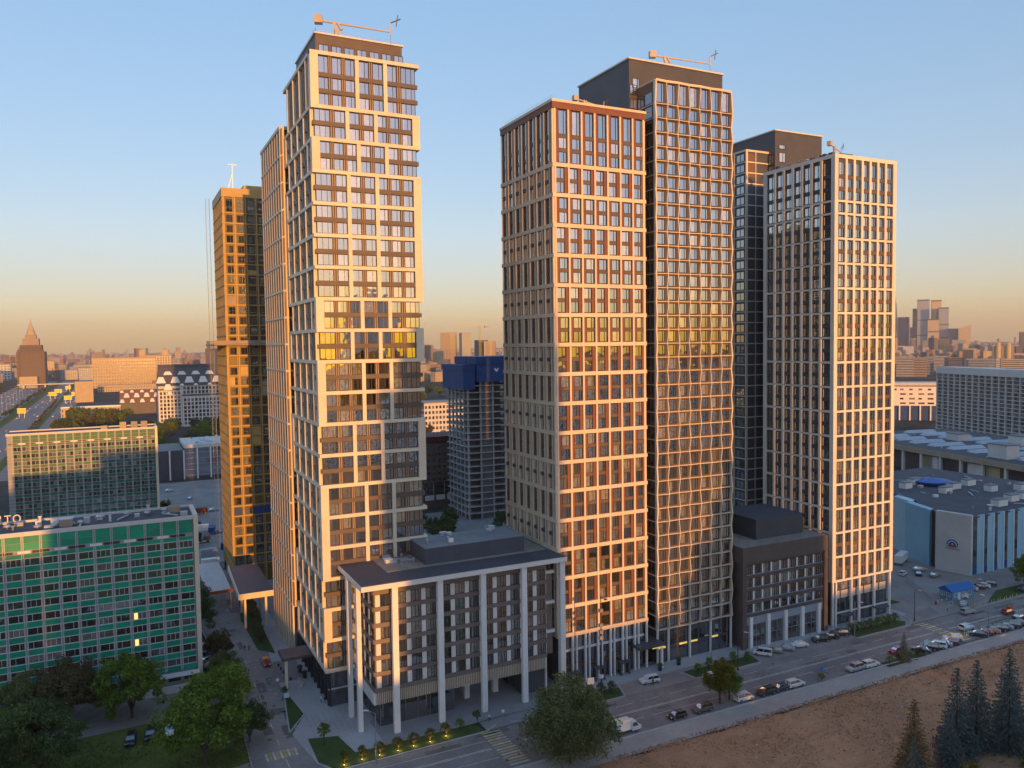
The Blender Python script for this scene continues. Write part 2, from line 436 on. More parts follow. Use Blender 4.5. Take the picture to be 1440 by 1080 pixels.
for i, side in enumerate(PIER):
    z = Z0 + MH * i; top = i == len(PIER) - 1
    fl = [(.85, 3.2), (4.15, 6.58)] + ([(7.5, 10.9)] if top else [])
    h = 11.75 if top else MH
    bb = MB(); bb.box(-.7, -.7, 0, W1 + .7, D1 + .5, .75, 'beige_panel'); bb.build('frame_beam', T1, (0, 0, z))
    wins, gold = (WLm, GLm) if side == 'L' else (WR, GR)
    x0, x1 = (-.7, 1.0) if side == 'L' else (W1 - 1.0, W1 + .7)
    bb = MB(); bb.box(x0, -.68, .75, x1, 1.0, h, 'beige_panel'); bb.build('corner_pier', T1, (0, 0, z))
    bb = MB()
    if side == 'L': bb.box(W1 - .6, D1 - 1.2, .75, W1 + .68, D1 + .45, h, 'beige_panel')
    else: bb.box(-.68, D1 - 1.2, .75, .6, D1 + .45, h, 'beige_panel')
    bb.build('rear_pier', T1, (0, 0, z))
    for a, c in gold: F.box('pilaster', a, c, z + .75, z + h, 0, .62, 'beige_panel')
    for k, (f0, f1) in enumerate(fl):
        for a, c in wins: F.window(a, c, z + f0, z + f1, .0, (.35, .72) if c - a > 3 else (.62,))
        if k + 1 < len(fl):
            q0 = -.4 if side == 'R' else .9; q1 = W1 - .9 if side == 'R' else W1 + .4
            F.box('spandrel', q0, q1, z + f1 + .03, z + fl[k + 1][0] - .03, -.1, .4, 'dark_brown')
        # glazed return round the open corner, side and back glazing
        for j in range(8):
            FL.join(side_gl, 1.2 + j * 3.4, 3.5 + j * 3.4, z + f0, z + f1, -.12, -.03, 'window_glass_joined')
            FR.join(side_gl, 1.2 + j * 3.4, 3.5 + j * 3.4, z + f0, z + f1, -.12, -.03, 'window_glass_joined')
    ws = wins
    for k in range(len(ws) - 1):
        a, c = ws[k][1], ws[k + 1][0]
        if any(abs(g[0] - a) < .2 for g in gold): continue
        w = c - a
        for q in (.12, .62): F.join(mul, a + w * q, a + w * (q + .26), z + .75, z + h, -.05, .22, 'tan_rib')
    off = 0 if side == 'L' else 1.7
    for j in range(8):
        u = 3.55 + j * 3.4
        if (j + (side == 'R')) % 2 == 0:
            FL.join(side_rib, u, u + .6, z + .75, z + h, -.05, .68, 'beige_panel'); FR.join(side_rib, u, u + .6, z + .75, z + h, -.05, .62, 'beige_panel')
        else:
            for q in (0, .5): FL.join(side_rib, u + q, u + q + .25, z + .75, z + h, -.05, .42, 'tan_rib'); FR.join(side_rib, u + q, u + q + .25, z + .75, z + h, -.05, .42, 'tan_rib')
    if not top:
        FL.join(side_rib, .3, D1 - .2, z + 3.25, z + 4.1, -.1, .3, 'dark_brown'); FR.join(side_rib, .3, D1 - .2, z + 3.25, z + 4.1, -.1, .3, 'dark_brown')
stuff(mul.build('mullion', T1)); stuff(side_gl.build('side_glazing', T1)); stuff(side_rib.build('side_rib', T1))
zt = Z0 + MH * 18 + 11.75
b = MB(); b.box(-.7, -.7, 0, W1 + .7, D1 + .5, .75, 'beige_panel'); b.build('cornice', T1, (0, 0, zt - .75 + .02))
# penthouse
b = MB(); b.box(1.2, 2.0, zt, W1 - 2.2, 22, zt + 4.4, 'dark_brown'); b.build('penthouse_wall', T1)
FP = Face(T1, 1.2, 2.0)
for k in range(7): FP.window(.6 + k * 2.75, 2.7 + k * 2.75, zt + .5, zt + 2.3, .05, (.5,))
b = MB(); b.box(.95, 1.7, 0, W1 - 1.9, 22.3, .3, 'pale_stone'); b.build('penthouse_roof', T1, (0, 0, zt + 4.4))
railing(T1, 1.4, 2.2, W1 - 2.6, 2.2, zt + 4.7); railing(T1, 1.4, 2.2, 1.4, 21, zt + 4.7); railing(T1, W1 - 2.4, -.3, W1 + .4, -.3, zt)
# ground floors
b = MB(); b.box(.4, .4, 0, W1 - .4, D1, 7.8, 'charcoal'); b.build('base_wall', T1)
gl = MB(); FB = Face(T1, 0, .4)
for k in range(6):
    for z in (.3, 4.0): FB.join(gl, .6 + k * 3.6, 3.9 + k * 3.6, z, z + 3.4, .0, .06, 'shop_glass')
FBL = Face(T1, .4, D1, -math.pi / 2)
for k in range(8):
    for z in (.3, 4.0): FBL.join(gl, .8 + k * 3.4, 3.8 + k * 3.4, z, z + 3.4, .0, .06, 'shop_glass')
stuff(gl.build('shop_glazing', T1))
for k in range(7): FB.box('base_ledge' if k == 6 else 'base_column', *((0, W1 - .5, 3.72, 3.95, .06, .3) if k == 6 else (.3 + k * 4.1, .6 + k * 4.1, 0, 7.8, .06, .4)), 'frame_pale' if k == 6 else 'dark_metal')
for k in range(9): FBL.box('base_column', .3 + k * 3.4, .65 + k * 3.4, 0, 7.8, .06, .45, 'dark_metal')
# entrance canopies on the street side
b = MB(); b.box(-7.2, 13.5, 6.6, -.3, 19.5, 7.3, 'charcoal'); b.build('canopy', T1)
b = MB(); b.box(-6.6, 14.0, 0, -6.0, 14.6, 6.6, 'beige_panel'); b.build('canopy_post', T1)
maintenance_crane((44.5, 173.5, zt + 4.7), R(-18), 'ochre roof crane on the penthouse of the staggered golden tower', 11.5)

# --- rear wing of the left tower (slender grid, seen edge-on)
T1B = thing('residential_tower', 'slender copper grid tower right behind the staggered golden tower', 'tower', (36.6, 198.6, 0))
b = MB(); b.box(.2, .2, 13.5, 23.5, 27.8, 130.5, 'warm_brown'); b.build('core_wall', T1B)
FL = Face(T1B, 0, 28, -math.pi / 2); FF = Face(T1B, 0, 0); rib = MB(); glz = MB()
for i in range(18):
    z = 13.5 + 6.5 * i
    bb = MB(); bb.box(-.25, -.25, 0, 23.8, 28.2, .5, 'cream_panel'); bb.build('floor_band', T1B, (0, 0, z))
    for j in range(9):
        FL.join(rib, .2 + j * 3.4, .75 + j * 3.4, z + .5, z + 6.5, -.2, .22, 'cream_panel')
        FL.join(rib, 1.9 + j * 3.4, 2.2 + j * 3.4, z + .5, z + 6.5, -.2, .12, 'bronze')
        if j < 8:
            for q in (.7, 3.9): FL.join(glz, .8 + j * 3.4, 3.5 + j * 3.4, z + q, z + q + 2.3, -.22, -.15, 'window_glass_joined')
    FF.join(rib, .0, .9, z + .5, z + 6.5, -.25, .2, 'cream_panel')
stuff(rib.build('rib', T1B)); stuff(glz.build('side_glazing', T1B))
b = MB(); b.box(-.3, -.3, 130.5, 23.9, 28.3, 131.3, 'cream_panel'); b.build('cornice', T1B)
b = MB(); b.box(.8, .8, 0, 23, 27.5, 13.5, 'charcoal'); b.build('base_wall', T1B)
for j in range(9): FL.box('base_column', .2 + j * 3.4, .75 + j * 3.4, 0, 13.5, -.2, .22, 'cream_panel')

# --- middle tower with red panels
TM = thing('residential_tower', 'tower with brick-red panels, cream pilasters and wide cream bands', 'tower', (87, 154, 0))
WM, DM, ZM = 24.0, 25.6, 11.3
b = MB(); b.box(.1, .1, ZM, WM - .1, DM, 131.0, 'brown_panel'); b.build('core_wall', TM)
F = Face(TM, 0, 0); FL = Face(TM, 0, DM, -math.pi / 2); FR = Face(TM, WM, 0, math.pi / 2)
P = WM / 7; PL = DM / 7
sgl = MB(); srib = MB(); mul = MB()
for i in range(17):
    z = ZM + 6.6 * i; top = i == 16; h = 14.0 if top else 6.6
    fl = [(1.0, 3.35), (4.1, 6.45)] + ([(7.2, 12.4)] if top else [])
    bb = MB(); bb.box(-.5, -.5, 0, WM + .4, DM + .4, .85, 'cream_panel'); bb.build('floor_band', TM, (0, 0, z))
    redmod = (i % 2 == 0)
    for k in range(7):
        u = P * k
        F.box('pilaster', u - .02, u + .42, z + .85, z + h, 0, .42, 'cream_panel')
        if redmod: wa, wb, ra, rb = u + 1.2, u + 3.25, u + .46, u + 1.12
        else: wa, wb, ra, rb = u + (.48 if k else -.1), u + 2.55, u + 2.63, u + 3.3
        F.box('red_panel', ra, rb, z + .85, z + h, -.02, .2, 'red_panel')
        for q, (f0, f1) in enumerate(fl):
            F.window(wa, wb, z + f0, z + f1, .0, (.66,))
            if q + 1 < len(fl): F.join(mul, wa, wb, z + f1, z + fl[q + 1][0], -.1, .12, 'warm_brown')
    F.box('pilaster', WM - .42, WM + .02, z + .85, z + h, 0, .42, 'cream_panel')
    hs = 12.5 if top else h
    for fc, L in ((FL, PL), (FR, PL)):
        for k in range(8):
            u = L * k
            fc.join(srib, u - .2 if k else 0, u + .22, z + .85, z + hs, -.05, .48, 'cream_panel')
            if k < 7: fc.join(srib, u + 2.3, u + 2.55, z + .85, z + hs, -.05, .46, 'cream_panel')
            if k < 7:
                fc.join(srib, u + (.3 if redmod else 2.6), u + (.95 if redmod else 3.3), z + .85, z + hs, -.05, .16, 'red_panel' if not redmod else 'warm_brown')
                a = u + (.98 if redmod else .3)
                for q, (f0, f1) in enumerate(fl):
                    fc.join(sgl, a, a + (1.3 if redmod else 1.95), z + f0, z + f1, -.06, .02, 'window_glass_joined')
                    if q + 1 < len(fl): fc.join(srib, a, a + (1.3 if redmod else 1.95), z + f1, z + fl[q + 1][0], -.1, .34, 'charcoal')
stuff(mul.build('spandrel', TM)); stuff(sgl.build('side_glazing', TM)); stuff(srib.build('side_rib', TM))
b = MB(); b.box(-.45, -.45, 0, WM + .35, DM + .35, 1.4, 'red_panel'); b.build('frieze', TM, (0, 0, ZM + 6.6 * 16 + 12.6))
b = MB(); b.box(-.6, -.6, 0, WM + .5, DM + .5, .55, 'cream_panel'); b.build('cornice', TM, (0, 0, ZM + 6.6 * 16 + 14.0))
ztm = ZM + 6.6 * 16 + 14.55
b = MB(); b.box(9.5, 11.5, ztm, 18.5, 17, ztm + 2.6, 'charcoal'); b.build('plant_housing', TM)
railing(TM, 0, .2, 0, DM - 1, ztm); railing(TM, 2, 14, 12, 14, ztm, 1.6)
b = MB(); b.box(.5, .8, 0, WM - .5, DM, ZM, 'charcoal'); b.build('base_wall', TM)
gl = MB(); FB = Face(TM, 0, .8)
for k in range(7):
    FB.join(gl, P * k + .6, P * k + 3.2, .25, 3.6, 0, .08, 'shop_glass'); FB.join(gl, P * k + .6, P * k + 3.2, 4.3, 7.4, 0, .08, 'shop_glass'); FB.join(gl, P * k + .6, P * k + 3.2, 8.2, 10.9, 0, .08, 'window_glass_joined')
stuff(gl.build('shop_glazing', TM))
FB.box('shop_fascia', .6, WM - .6, 3.65, 4.15, .05, .3, 'bronze'); FB.box('base_ledge', .2, WM - .2, 7.5, 8.05, .05, .35, 'white_panel')
for k in range(8):
    u = P * k
    F.box('base_column', u - .1, u + .3, 0, ZM, -.1, .42, 'white_panel')
    if k < 7: F.box('base_column', u + 1.0, u + 1.32, 0, ZM, -.1, .42, 'white_panel')
for u in (1.9, 8.8, 15.7):
    b = MB(); b.box(u, -1.9, 2.9, u + 2.6, -.1, 3.15, 'charcoal'); b.build('door_canopy', TM)
    b = MB(); b.box(u + .1, -1.8, 0, u + .2, -.2, 2.9, 'shop_glass'); b.box(u + 2.4, -1.8, 0, u + 2.5, -.2, 2.9, 'shop_glass'); b.build('door_screen', TM)
maintenance_crane((103.6, 167.4, ztm + 2.6), R(-4), 'sand-coloured roof crane on the red-panelled tower', 7.0, .72)

# --- lattice tower
T2 = thing('residential_tower', 'tower with a wavy cream lattice in front of square bronze windows', 'tower', (114.3, 154.2, 0))
W2, Z2, H2 = 22.9, 8.4, 3.3
NR = 39
b = MB(); b.box(0, 0, Z2 - .3, W2, 6.9, 139.0, 'lattice_wall'); b.build('front_wall', T2)
b = MB(); b.box(-2.3, 6.8, 0, W2 + 3.6, 30, 146.0, 'charcoal'); b.build('core_wall', T2)
b = MB(); b.box(-2.6, 6.5, 0, W2 + 3.9, 30.3, .35, 'pale_stone'); b.build('roof_edge', T2, (0, 0, 146.0))
F = Face(T2, 0, 0); C2 = W2 / 7
ztop = Z2 + H2 * NR
rows = [Z2 + H2 * k for k in range(NR)] + [139.2]
def node(i, j):
    odd = (i + j) % 2
    d = .62 + .28 * odd
    x = C2 * i + (0 if i in (0,) else (.16 * odd if i == 7 else (.09 if odd else -.07)))
    return x, d
for i in range(8):
    bb = MB(); t = .09 if i not in (0, 7) else .18
    for j in range(len(rows) - 1):
        (xa, da), (xb, db) = node(i, j), node(i, j + 1); za, zb = rows[j], rows[j + 1]
        bb.hexa([(xa - t, -da, za), (xa + t, -da, za), (xa + t, .05, za), (xa - t, .05, za), (xb - t, -db, zb), (xb + t, -db, zb), (xb + t, .05, zb), (xb - t, .05, zb)], 'cream_panel')
    bb.build('lattice_fin', T2)
for j, z in enumerate(rows):
    bb = MB(); t = .085 if j < len(rows) - 1 else .26
    for i in range(7):
        (xa, da), (xb, db) = node(i, j), node(i + 1, j)
        da += .03; db += .03
        bb.hexa([(xa, -da, -t), (xb, -db, -t), (xb, .04, -t), (xa, .04, -t), (xa, -da, t), (xb, -db, t), (xb, .04, t), (xa, .04, t)], 'cream_panel')
    bb.box(-.3, -.6, -.07, -.02, 6.6, .07, 'pale_stone'); bb.build('lattice_shelf', T2, (0, 0, z))
for j in range(len(rows) - 1):
    h = rows[j + 1] - rows[j]
    for i in range(7): F.window(C2 * i + .52, C2 * i + 2.75, rows[j] + .42, rows[j] + h - .38, .04, (.70,))
FC = Face(T2, -2.3, 6.8); FCl = Face(T2, 0, 6.8, -math.pi / 2)
sg = MB()
for k in range(43):
    z = 8.4 + 3.3 * k
    if z < 138: FC.window(.15, 2.2, z + .5, z + 2.9, .02, (.5,), name='recess_window')
    if z < 136:
        for q in (.5, 3.4): FCl.join(sg, q, q + 2.6, z + .45, z + 2.9, .0, .05, 'shop_glass')
FCs = Face(T2, -2.3, 30, -math.pi / 2)
stuff(sg.build('side_glazing', T2))
FC.window(.9, 3.0, 139.3, 141.6, .02, (.7,)); FC.window(24.2, 26.6, 138.9, 141.0, .02, (.5,)); FC.window(27.0, 28.6, 138.9, 141.0, .02, ())
b = MB(); b.box(.3, .3, 0, W2 - .3, 6.8, Z2, 'charcoal'); b.build('base_wall', T2)
gl = MB(); FB = Face(T2, 0, .3)
for k in range(7):
    FB.join(gl, C2 * k + .3, C2 * k + 2.95, .25, 3.3, 0, .06, 'shop_glass'); FB.join(gl, C2 * k + .3, C2 * k + 2.95, 4.0, 7.9, 0, .06, 'shop_glass')
stuff(gl.build('shop_glazing', T2))
for k in (0, 2, 3, 5): FB.box('lit_fascia', C2 * k + .5, C2 * k + 2.8, 3.42, 3.82, .05, .22, 'shop_strip')
for k in (0, 1, 3, 5, 7): F.box('base_column', C2 * k - .16, C2 * k + .16, 0, Z2, .1, .62, 'white_panel')
b = MB(); b.box(-7.2, -3.2, 5.6, .3, 4.5, 6.2, 'charcoal'); b.build('canopy', T2)
b = MB(); b.box(-.6, -2.8, 0, -.1, -2.3, 5.6, 'white_panel'); b.build('canopy_post', T2)
F.box('canopy_strip', -3.2, .2, 5.2, 5.55, 2.6, 2.9, 'shop_strip')
maintenance_crane((126.5, 165.5, 146.35), R(-20), 'tan roof crane on the dark block above the lattice tower', 12, .95)

# --- right tower, pale stone grid
TR = thing('residential_tower', 'pale stone grid tower standing above the car park', 'tower', (171.1, 152.0, 0))
WR_, DR_, ZR = 22.9, 25.1, 12.2
b = MB(); b.box(.1, .1, ZR, WR_ - .1, DR_, 126.0, 'dark_brown'); b.build('core_wall', TR)
F = Face(TR, 0, 0); FL = Face(TR, 0, DR_, -math.pi / 2); FRr = Face(TR, WR_, 0, math.pi / 2)
PF = (WR_ - 1.6) / 7; PS = (DR_ - 1.6) / 7
bands = [ZR + 6.6 * k for k in range(15)] + [ZR + 6.6 * 15, ZR + 6.6 * 15 + 3.3]
tops = bands[1:] + [126.0]
sp = MB(); srib = MB(); sgl = MB()
for i, z in enumerate(bands):
    h = tops[i] - z; n = 3 if i == len(bands) - 1 else (1 if h < 4 else 2)
    fl = [(.75, 3.0)] if n == 1 else [(.75, 3.0), (4.0, 6.35)] if n == 2 else [(.75, 3.0), (4.0, 6.3), (7.2, h - .9)]
    bb = MB(); bb.box(-.42, -.42, 0, WR_ + .42, DR_ + .4, .55, 'pale_stone'); bb.build('floor_band', TR, (0, 0, z))
    for fc, pitch, mt in ((F, PF, 'warm_brown'), (FL, PS, 'charcoal')):
        L = WR_ if fc is F else DR_
        fc.box('corner_pier', -.45 if fc is F else -.4, .85, z + .55, z + h, -.02, .44, 'pale_stone')
        fc.box('corner_pier', L - .85, L + (.45 if fc is F else -.02), z + .55, z + h, -.02, .44, 'pale_stone')
        for k in range(7):
            u = .8 + pitch * k
            if k: fc.box('pilaster', u - .38, u + .38, z + .55, z + h, -.02, .5 if fc is F else .62, 'pale_stone')
            for q, (f0, f1) in enumerate(fl):
                if fc is F or i >= 14: fc.window(u + .52, u + pitch - .52, z + f0, z + f1, -.02, (.62,), 'window_glass')
                else:
                    fc.join(sgl, u + .57, u + pitch - .57, z + f0 + .05, z + f1 - .05, -.02, .05, 'window_glass_joined')
                    for q0, q1 in ((.52, .6), (1.7, 1.78), (pitch - .6, pitch - .52)): fc.join(sp, u + q0, u + q1, z + f0, z + f1, -.02, .14, 'frame_dark')
                if q + 1 < len(fl): fc.join(sp, u + .4, u + pitch - .4, z + f1, z + fl[q + 1][0], -.08, .16 if fc is F else .3, mt)
    for k in range(7):
        u = .8 + PS * k
        FRr.join(srib, u - .4, u + .4, z + .55, z + h, -.02, .5, 'pale_stone')
        for f0, f1 in fl: FRr.join(sgl, u + .5, u + PS - .5, z + f0, z + f1, -.05, .02, 'window_glass_joined')
stuff(sp.build('spandrel', TR)); stuff(srib.build('rear_rib', TR)); stuff(sgl.build('rear_glazing', TR))
b = MB(); b.box(-.5, -.5, 0, WR_ + .5, DR_ + .5, 1.0, 'pale_stone'); b.build('cornice', TR, (0, 0, 126.0))
for k in range(14):
    b = MB(); w = rng.uniform(.7, 1.8); b.box(0, 0, 0, w, rng.uniform(.6, 1.5), rng.uniform(.6, 1.5), rng.choice(['charcoal', 'dark_metal', 'crane_paint'])); b.build('roof_unit', TR, (rng.uniform(1, 3.6), 2 + k * 1.6, 127.0))
b = MB(); b.box(3.6, 1.5, 127, 8.5, 4.2, 127.9, 'charcoal'); b.build('plant_box', TR); railing(TR, .6, 6, .6, 24, 127.0, 1.1)
b = MB(); b.box(.5, .8, 0, WR_ - .5, DR_, ZR, 'charcoal'); b.build('base_wall', TR)
gl = MB(); FB = Face(TR, 0, .8)
for k in range(7):
    u = .8 + PF * k
    FB.join(gl, u + .25, u + PF - .25, .3, 2.9, 0, .08, 'shop_glass'); FB.join(gl, u + .25, u + PF - .25, 3.5, 7.0, 0, .08, 'shop_glass'); FB.join(gl, u + .25, u + PF - .25, 9.6, 11.8, 0, .08, 'window_glass_joined')
    FB.box('ledge_panel', u + .15, u + PF - .35, 7.2, 9.3, .02, .25, 'cream_panel')
stuff(gl.build('shop_glazing', TR)); FB.box('base_ledge', .3, WR_ - .3, 3.05, 3.35, .05, .5, 'white_panel')
for u in (-.3, .9, 6.9, 10.0, 16.0, 22.2): F.box('base_column', u, u + .5, 0, ZR, -.15, .42, 'white_panel')
for u in (2.0, 15.5):
    b = MB(); b.box(u, -2.2, 3.0, u + 4.6, -.1, 3.3, 'charcoal'); b.build('door_canopy', TR)
maintenance_crane((176.5, 157.0, 127.9), R(15), 'small weathered roof crane on the pale stone grid tower', 5.5, .7)

# --- dark tower behind, between lattice tower and pale tower
T4 = thing('residential_tower', 'dark tower with a windowless grey top behind the pale grid tower', 'tower', (175.5, 187, 0))
b = MB(); b.box(9.0, 0, 0, 29.0, 30, 143.0, 'charcoal'); b.build('core_wall', T4)
b = MB(); b.box(8.7, -.3, 0, 29.3, 30.3, .35, 'pale_stone'); b.build('roof_edge', T4, (0, 0, 143.0))
b = MB(); b.box(0, 3.0, 0, 9.0, 29, 136.4, 'slate_blue'); b.build('wing_wall', T4)
FL = Face(T4, 0, 29, -math.pi / 2); FFw = Face(T4, 0, 3.0); FFc = Face(T4, 9.0, 0); FLc = Face(T4, 9.0, 3.0, -math.pi / 2)
rib = MB()
for k in range(40):
    z = 4.4 + 3.3 * k
    for j in range(5): FL.window(.8 + 5.2 * j + .2, 5.2 * j + 4.6, z + .5, z + 2.8, .02, (.5,), 'shade_glass')
    bb = MB(); bb.box(-.25, 2.7, 0, 9.0, 29.1, .3, 'pale_stone'); bb.build('floor_band', T4, (0, 0, z))
for j in range(6): FL.box('rib', 5.2 * j - (.0 if j else 0), 5.2 * j + .45, 0, 136.4, .0, .34, 'cream_panel')
FFw.box('rib', 0.0, .5, 0, 136.4, .05, .32, 'cream_panel'); FFw.box('rib', 3.6, 3.9, 0, 136.4, .05, .32, 'cream_panel')
FFw.box('sunlit_panel', .6, 3.5, 128.6, 135.8, .0, .2, 'bronze')  # bronze colour paints in the sunlit orange top of this wing face
FFc.window(1.6, 4.2, 133.5, 136.4, .02, (.6,)); FFc.window(1.6, 4.2, 137.6, 138.8, .02, ())
FLc.window(.3, 2.5, 133.0, 135.8, .02, (.6,)); FLc.window(.3, 2.5, 129.7, 132.3, .02, (.6,))
b = MB(); b.box(-.3, 2.6, 136.4, 9.0, 29.2, 137.0, 'cream_panel'); b.build('cornice', T4)

# --- far-left tower clad in bronze grid, still with a hoist and net
T5 = thing('residential_tower', 'narrow bronze grid tower with a hoist mast, behind the copper tower', 'tower', (31.5, 272.5, 0))
b = MB(); b.box(.1, .1, 0, 24, 26.5, 126.8, 'gold_film'); b.build('core_wall', T5)
F = Face(T5, 0, 0); FL = Face(T5, 0, 26.5, -math.pi / 2); rib = MB(); glz = MB()
for k in range(36):
    z = 6.0 + 3.3 * k
    if k in (21, 22): pass
    for j in range(5): F.window(.85 + 3.35 * j, 2.9 + 3.35 * j, z + .55, z + (2.85 if k < 35 else 4.6), .0, (.6,), 'shade_glass')
    bb = MB(); bb.box(-.35, -.35, 0, 24.2, 26.6, .32, 'gold_rib'); bb.build('floor_band', T5, (0, 0, z))
    for j in range(8): FL.join(glz, .6 + 3.25 * j, 3.0 + 3.25 * j, z + .55, z + 2.9, -.02, .05, 'window_glass_joined')
for j in range(8):
    F.box('rib', .05 + 3.35 * j, .4 + 3.35 * j, 0, 126.8, 0, .3, 'gold_rib')
    if j < 7: F.box('rib', 3.0 + 3.35 * j, 3.15 + 3.35 * j, 0, 126.8, 0, .22, 'gold_rib')
for j in range(9): FL.join(rib, 3.25 * j, 3.25 * j + .5, 0, 126.8, -.05, .3, 'gold_rib')
stuff(glz.build('side_glazing', T5)); stuff(rib.build('side_rib', T5))
b = MB(); b.box(-.4, -.4, 126.8, 24.2, 26.8, 129.6, 'gold_rib'); b.build('parapet', T5)
b = MB(); b.box(7.5, 7, 129.6, 20, 20, 132.2, 'gold_rib'); b.build('plant_housing', T5)
b = MB(); b.box(-.5, -2.8, 78.8, 24, -.3, 79.2, 'tan_wall'); b.box(-4.2, -2.6, 78.9, -.4, 26, 79.3, 'tan_wall'); b.box(-4.4, -2.8, 79.3, 24, -2.6, 80.4, 'tan_wall'); b.build('safety_deck', T5)
r6 = random.Random(4)
for k in range(24):
    j, q = r6.randrange(5), r6.randrange(35)
    F.box('net_panel', .5 + 3.35 * j, 3.0 + 3.35 * j - r6.choice([0, 0, .9]), 6.4 + 3.3 * q, 6.4 + 3.3 * q + r6.choice([1.2, 2.7, 2.7]), .17, .21, r6.choice(['gold_film', 'gold_rib', 'tan_wall']))
F.box('hoarding_panel', .7, 3.1, 22.7, 25.4, .2, .34, 'blue_wrap'); F.box('hoarding_panel', 6.6, 9.8, 22.7, 25.4, .2, .34, 'blue_wrap'); F.box('hoarding_panel', 10.1, 13.2, 22.7, 25.4, .2, .34, 'blue_wrap')
b = MB()
for x in (-3.2, -2.0):
    for y in (20.5, 21.7): b.bar((x, y, 0), (x, y, 129.5), .05, 'grey_panel')
for k in range(66):
    z = 1 + k * 1.95; b.bar((-3.2, 20.5, z), (-2.0, 20.5, z + 1.9), .03, 'grey_panel'); b.bar((-3.2, 20.5, z), (-2.0, 20.5, z), .03, 'grey_panel'); b.bar((-2.0, 20.5, z), (-2.0, 21.7, z + 1.9), .03, 'grey_panel')
b.build('hoist_mast', T5)
b = MB(); b.bar((3.5, 2, 129.6), (3.5, 2, 138.0), .12, 'steel'); b.bar((2.2, 2, 137.6), (5.0, 2, 137.6), .12, 'steel'); b.bar((2.0, 2, 129.6), (3.4, 2, 134.5), .1, 'steel'); b.build('antenna_mast', T5)

# ------------------------------------------------------------------ podium buildings
# --- colonnaded block in front of the left tower
PD = thing('podium_building', 'seven-storey block with tall white columns and an overhanging dark roof', 'building', (40.7, 150.1, 0))
b = MB(); b.box(0, 0, 29.9, 46.4, 19.0, 30.9, 'white_panel'); b.build('roof_slab', PD)
b = MB(); b.box(.15, .15, 0, 46.25, 18.8, .12, 'roof_dark'); b.build('roof_membrane', PD, (0, 0, 30.92))
b = MB(); b.box(7.5, 7.2, 0, 45.4, 18.6, .1, 'gravel_roof'); b.build('gravel_bed', PD, (0, 0, 31.04))
b = MB(); b.box(16.3, 8.2, 31.1, 40, 18.7, 34.6, 'slate_blue'); b.build('plant_room', PD)
b = MB()
for k in range(8): b.box(16.2 + k * 2.98, 8.1, 0, 16.2 + k * 2.98 + 2.94, 18.8, .14, 'roof_grey')
b.build('plant_roof', PD, (0, 0, 34.6))
b = MB(); b.box(9.2, 13.5, 31.1, 10.6, 14.9, 31.8, 'white_panel'); b.box(9.0, 13.3, 31.8, 10.8, 15.1, 31.95, 'white_panel'); b.build('roof_hatch', PD)
for x in (7.0, 16.7, 26.4, 36.1, 45.6):
    b = MB(); b.box(-.6, -.45, 0, .6, .45, 29.9, 'white_panel'); b.build('column', PD, (x, 1.0, 0))
for y in (4.9, 12.1):
    b = MB(); b.box(-.45, -.6, 0, .45, .6, 29.9, 'white_panel'); b.build('column', PD, (.55, y, 0))
BX, BY, BW = 3.4, 3.3, 39.2
b = MB(); b.box(BX, BY, 5.6, BX + BW, 18.6, 29.88, 'podium_brown'); b.build('body_wall', PD)
F = Face(PD, BX, BY); FL = Face(PD, BX, 18.6, -math.pi / 2); FR = Face(PD, BX + BW, BY, math.pi / 2)
jn = MB()
for r in range(6):
    z = 8.5 + 3.33 * r
    F.box('spandrel', -.15, BW + .15, z - .55, z + .35, -.05, .32, 'podium_brown')
    FL.box('spandrel', .2, 15.3, z - .55, z + .35, -.05, .33, 'podium_brown')
    for k in range(12):
        u = .25 + k * 3.25
        F.box('white_pier', u, u + .95, z + .38, z + 2.75, -.02, .22, 'white_panel')
        F.window(u + 1.0, u + 3.2, z + .38, z + 2.75, .02, (.45, .75), 'shade_glass')
    for k in range(4):
        u = .3 + k * 3.8
        FL.box('white_pier', u, u + .95, z + .38, z + 2.75, -.02, .22, 'white_panel')
        FL.window(u + 1.1, u + 3.5, z + .38, z + 2.75, .02, (.5,), 'shade_glass')
F.box('spandrel', -.15, BW + .15, 28.0, 29.86, -.05, .3, 'podium_brown'); FL.box('spandrel', .2, 15.3, 28.0, 29.86, -.05, .31, 'podium_brown')
for k in range(98): F.box('louvre', .05 + k * .4, .22 + k * .4, 5.5, 7.9, .1, .34, 'cream_panel')
FL.box('side_fascia', 0, 15.3, 5.4, 7.9, .0, .4, 'white_panel')
b = MB(); b.box(BX + 1.2, BY + 1.6, 0, BX + 17.5, 18, 5.58, 'charcoal'); b.build('base_wall', PD)
gl = MB(); FB = Face(PD, BX + 1.2, BY + 1.6); FBL = Face(PD, BX + 1.2, 18, -math.pi / 2)
for k in range(6): FB.join(gl, .2 + k * 2.7, 2.7 + k * 2.7, .2, 5.2, 0, .06, 'shop_glass')
for k in range(4): FBL.join(gl, .3 + k * 3.2, 3.2 + k * 3.2, .2, 5.2, 0, .06, 'shop_glass')
stuff(gl.build('shop_glazing', PD))
for k in range(7): FB.box('shop_mullion', k * 2.7 + .06, k * 2.7 + .16, 0, 5.4, .06, .16, 'steel')
b = MB(); b.box(BX + 33.5, BY + 1.0, 0, BX + BW, 18, 5.58, 'charcoal'); b.build('base_wall', PD)
gl = MB(); FB2 = Face(PD, BX + 33.5, 18, -math.pi / 2)
for k in range(4): FB2.join(gl, .4 + k * 3.4, 3.4 + k * 3.4, .2, 5.0, 0, .06, 'shop_glass')
stuff(gl.build('shop_glazing', PD))
for x, y in ((25.5, 9), (32.5, 9), (25.5, 15), (32.5, 15)):
    b = MB(); b.box(-.6, -.6, 0, .6, .6, 5.58, 'white_panel'); b.build('passage_column', PD, (x, y, 0))
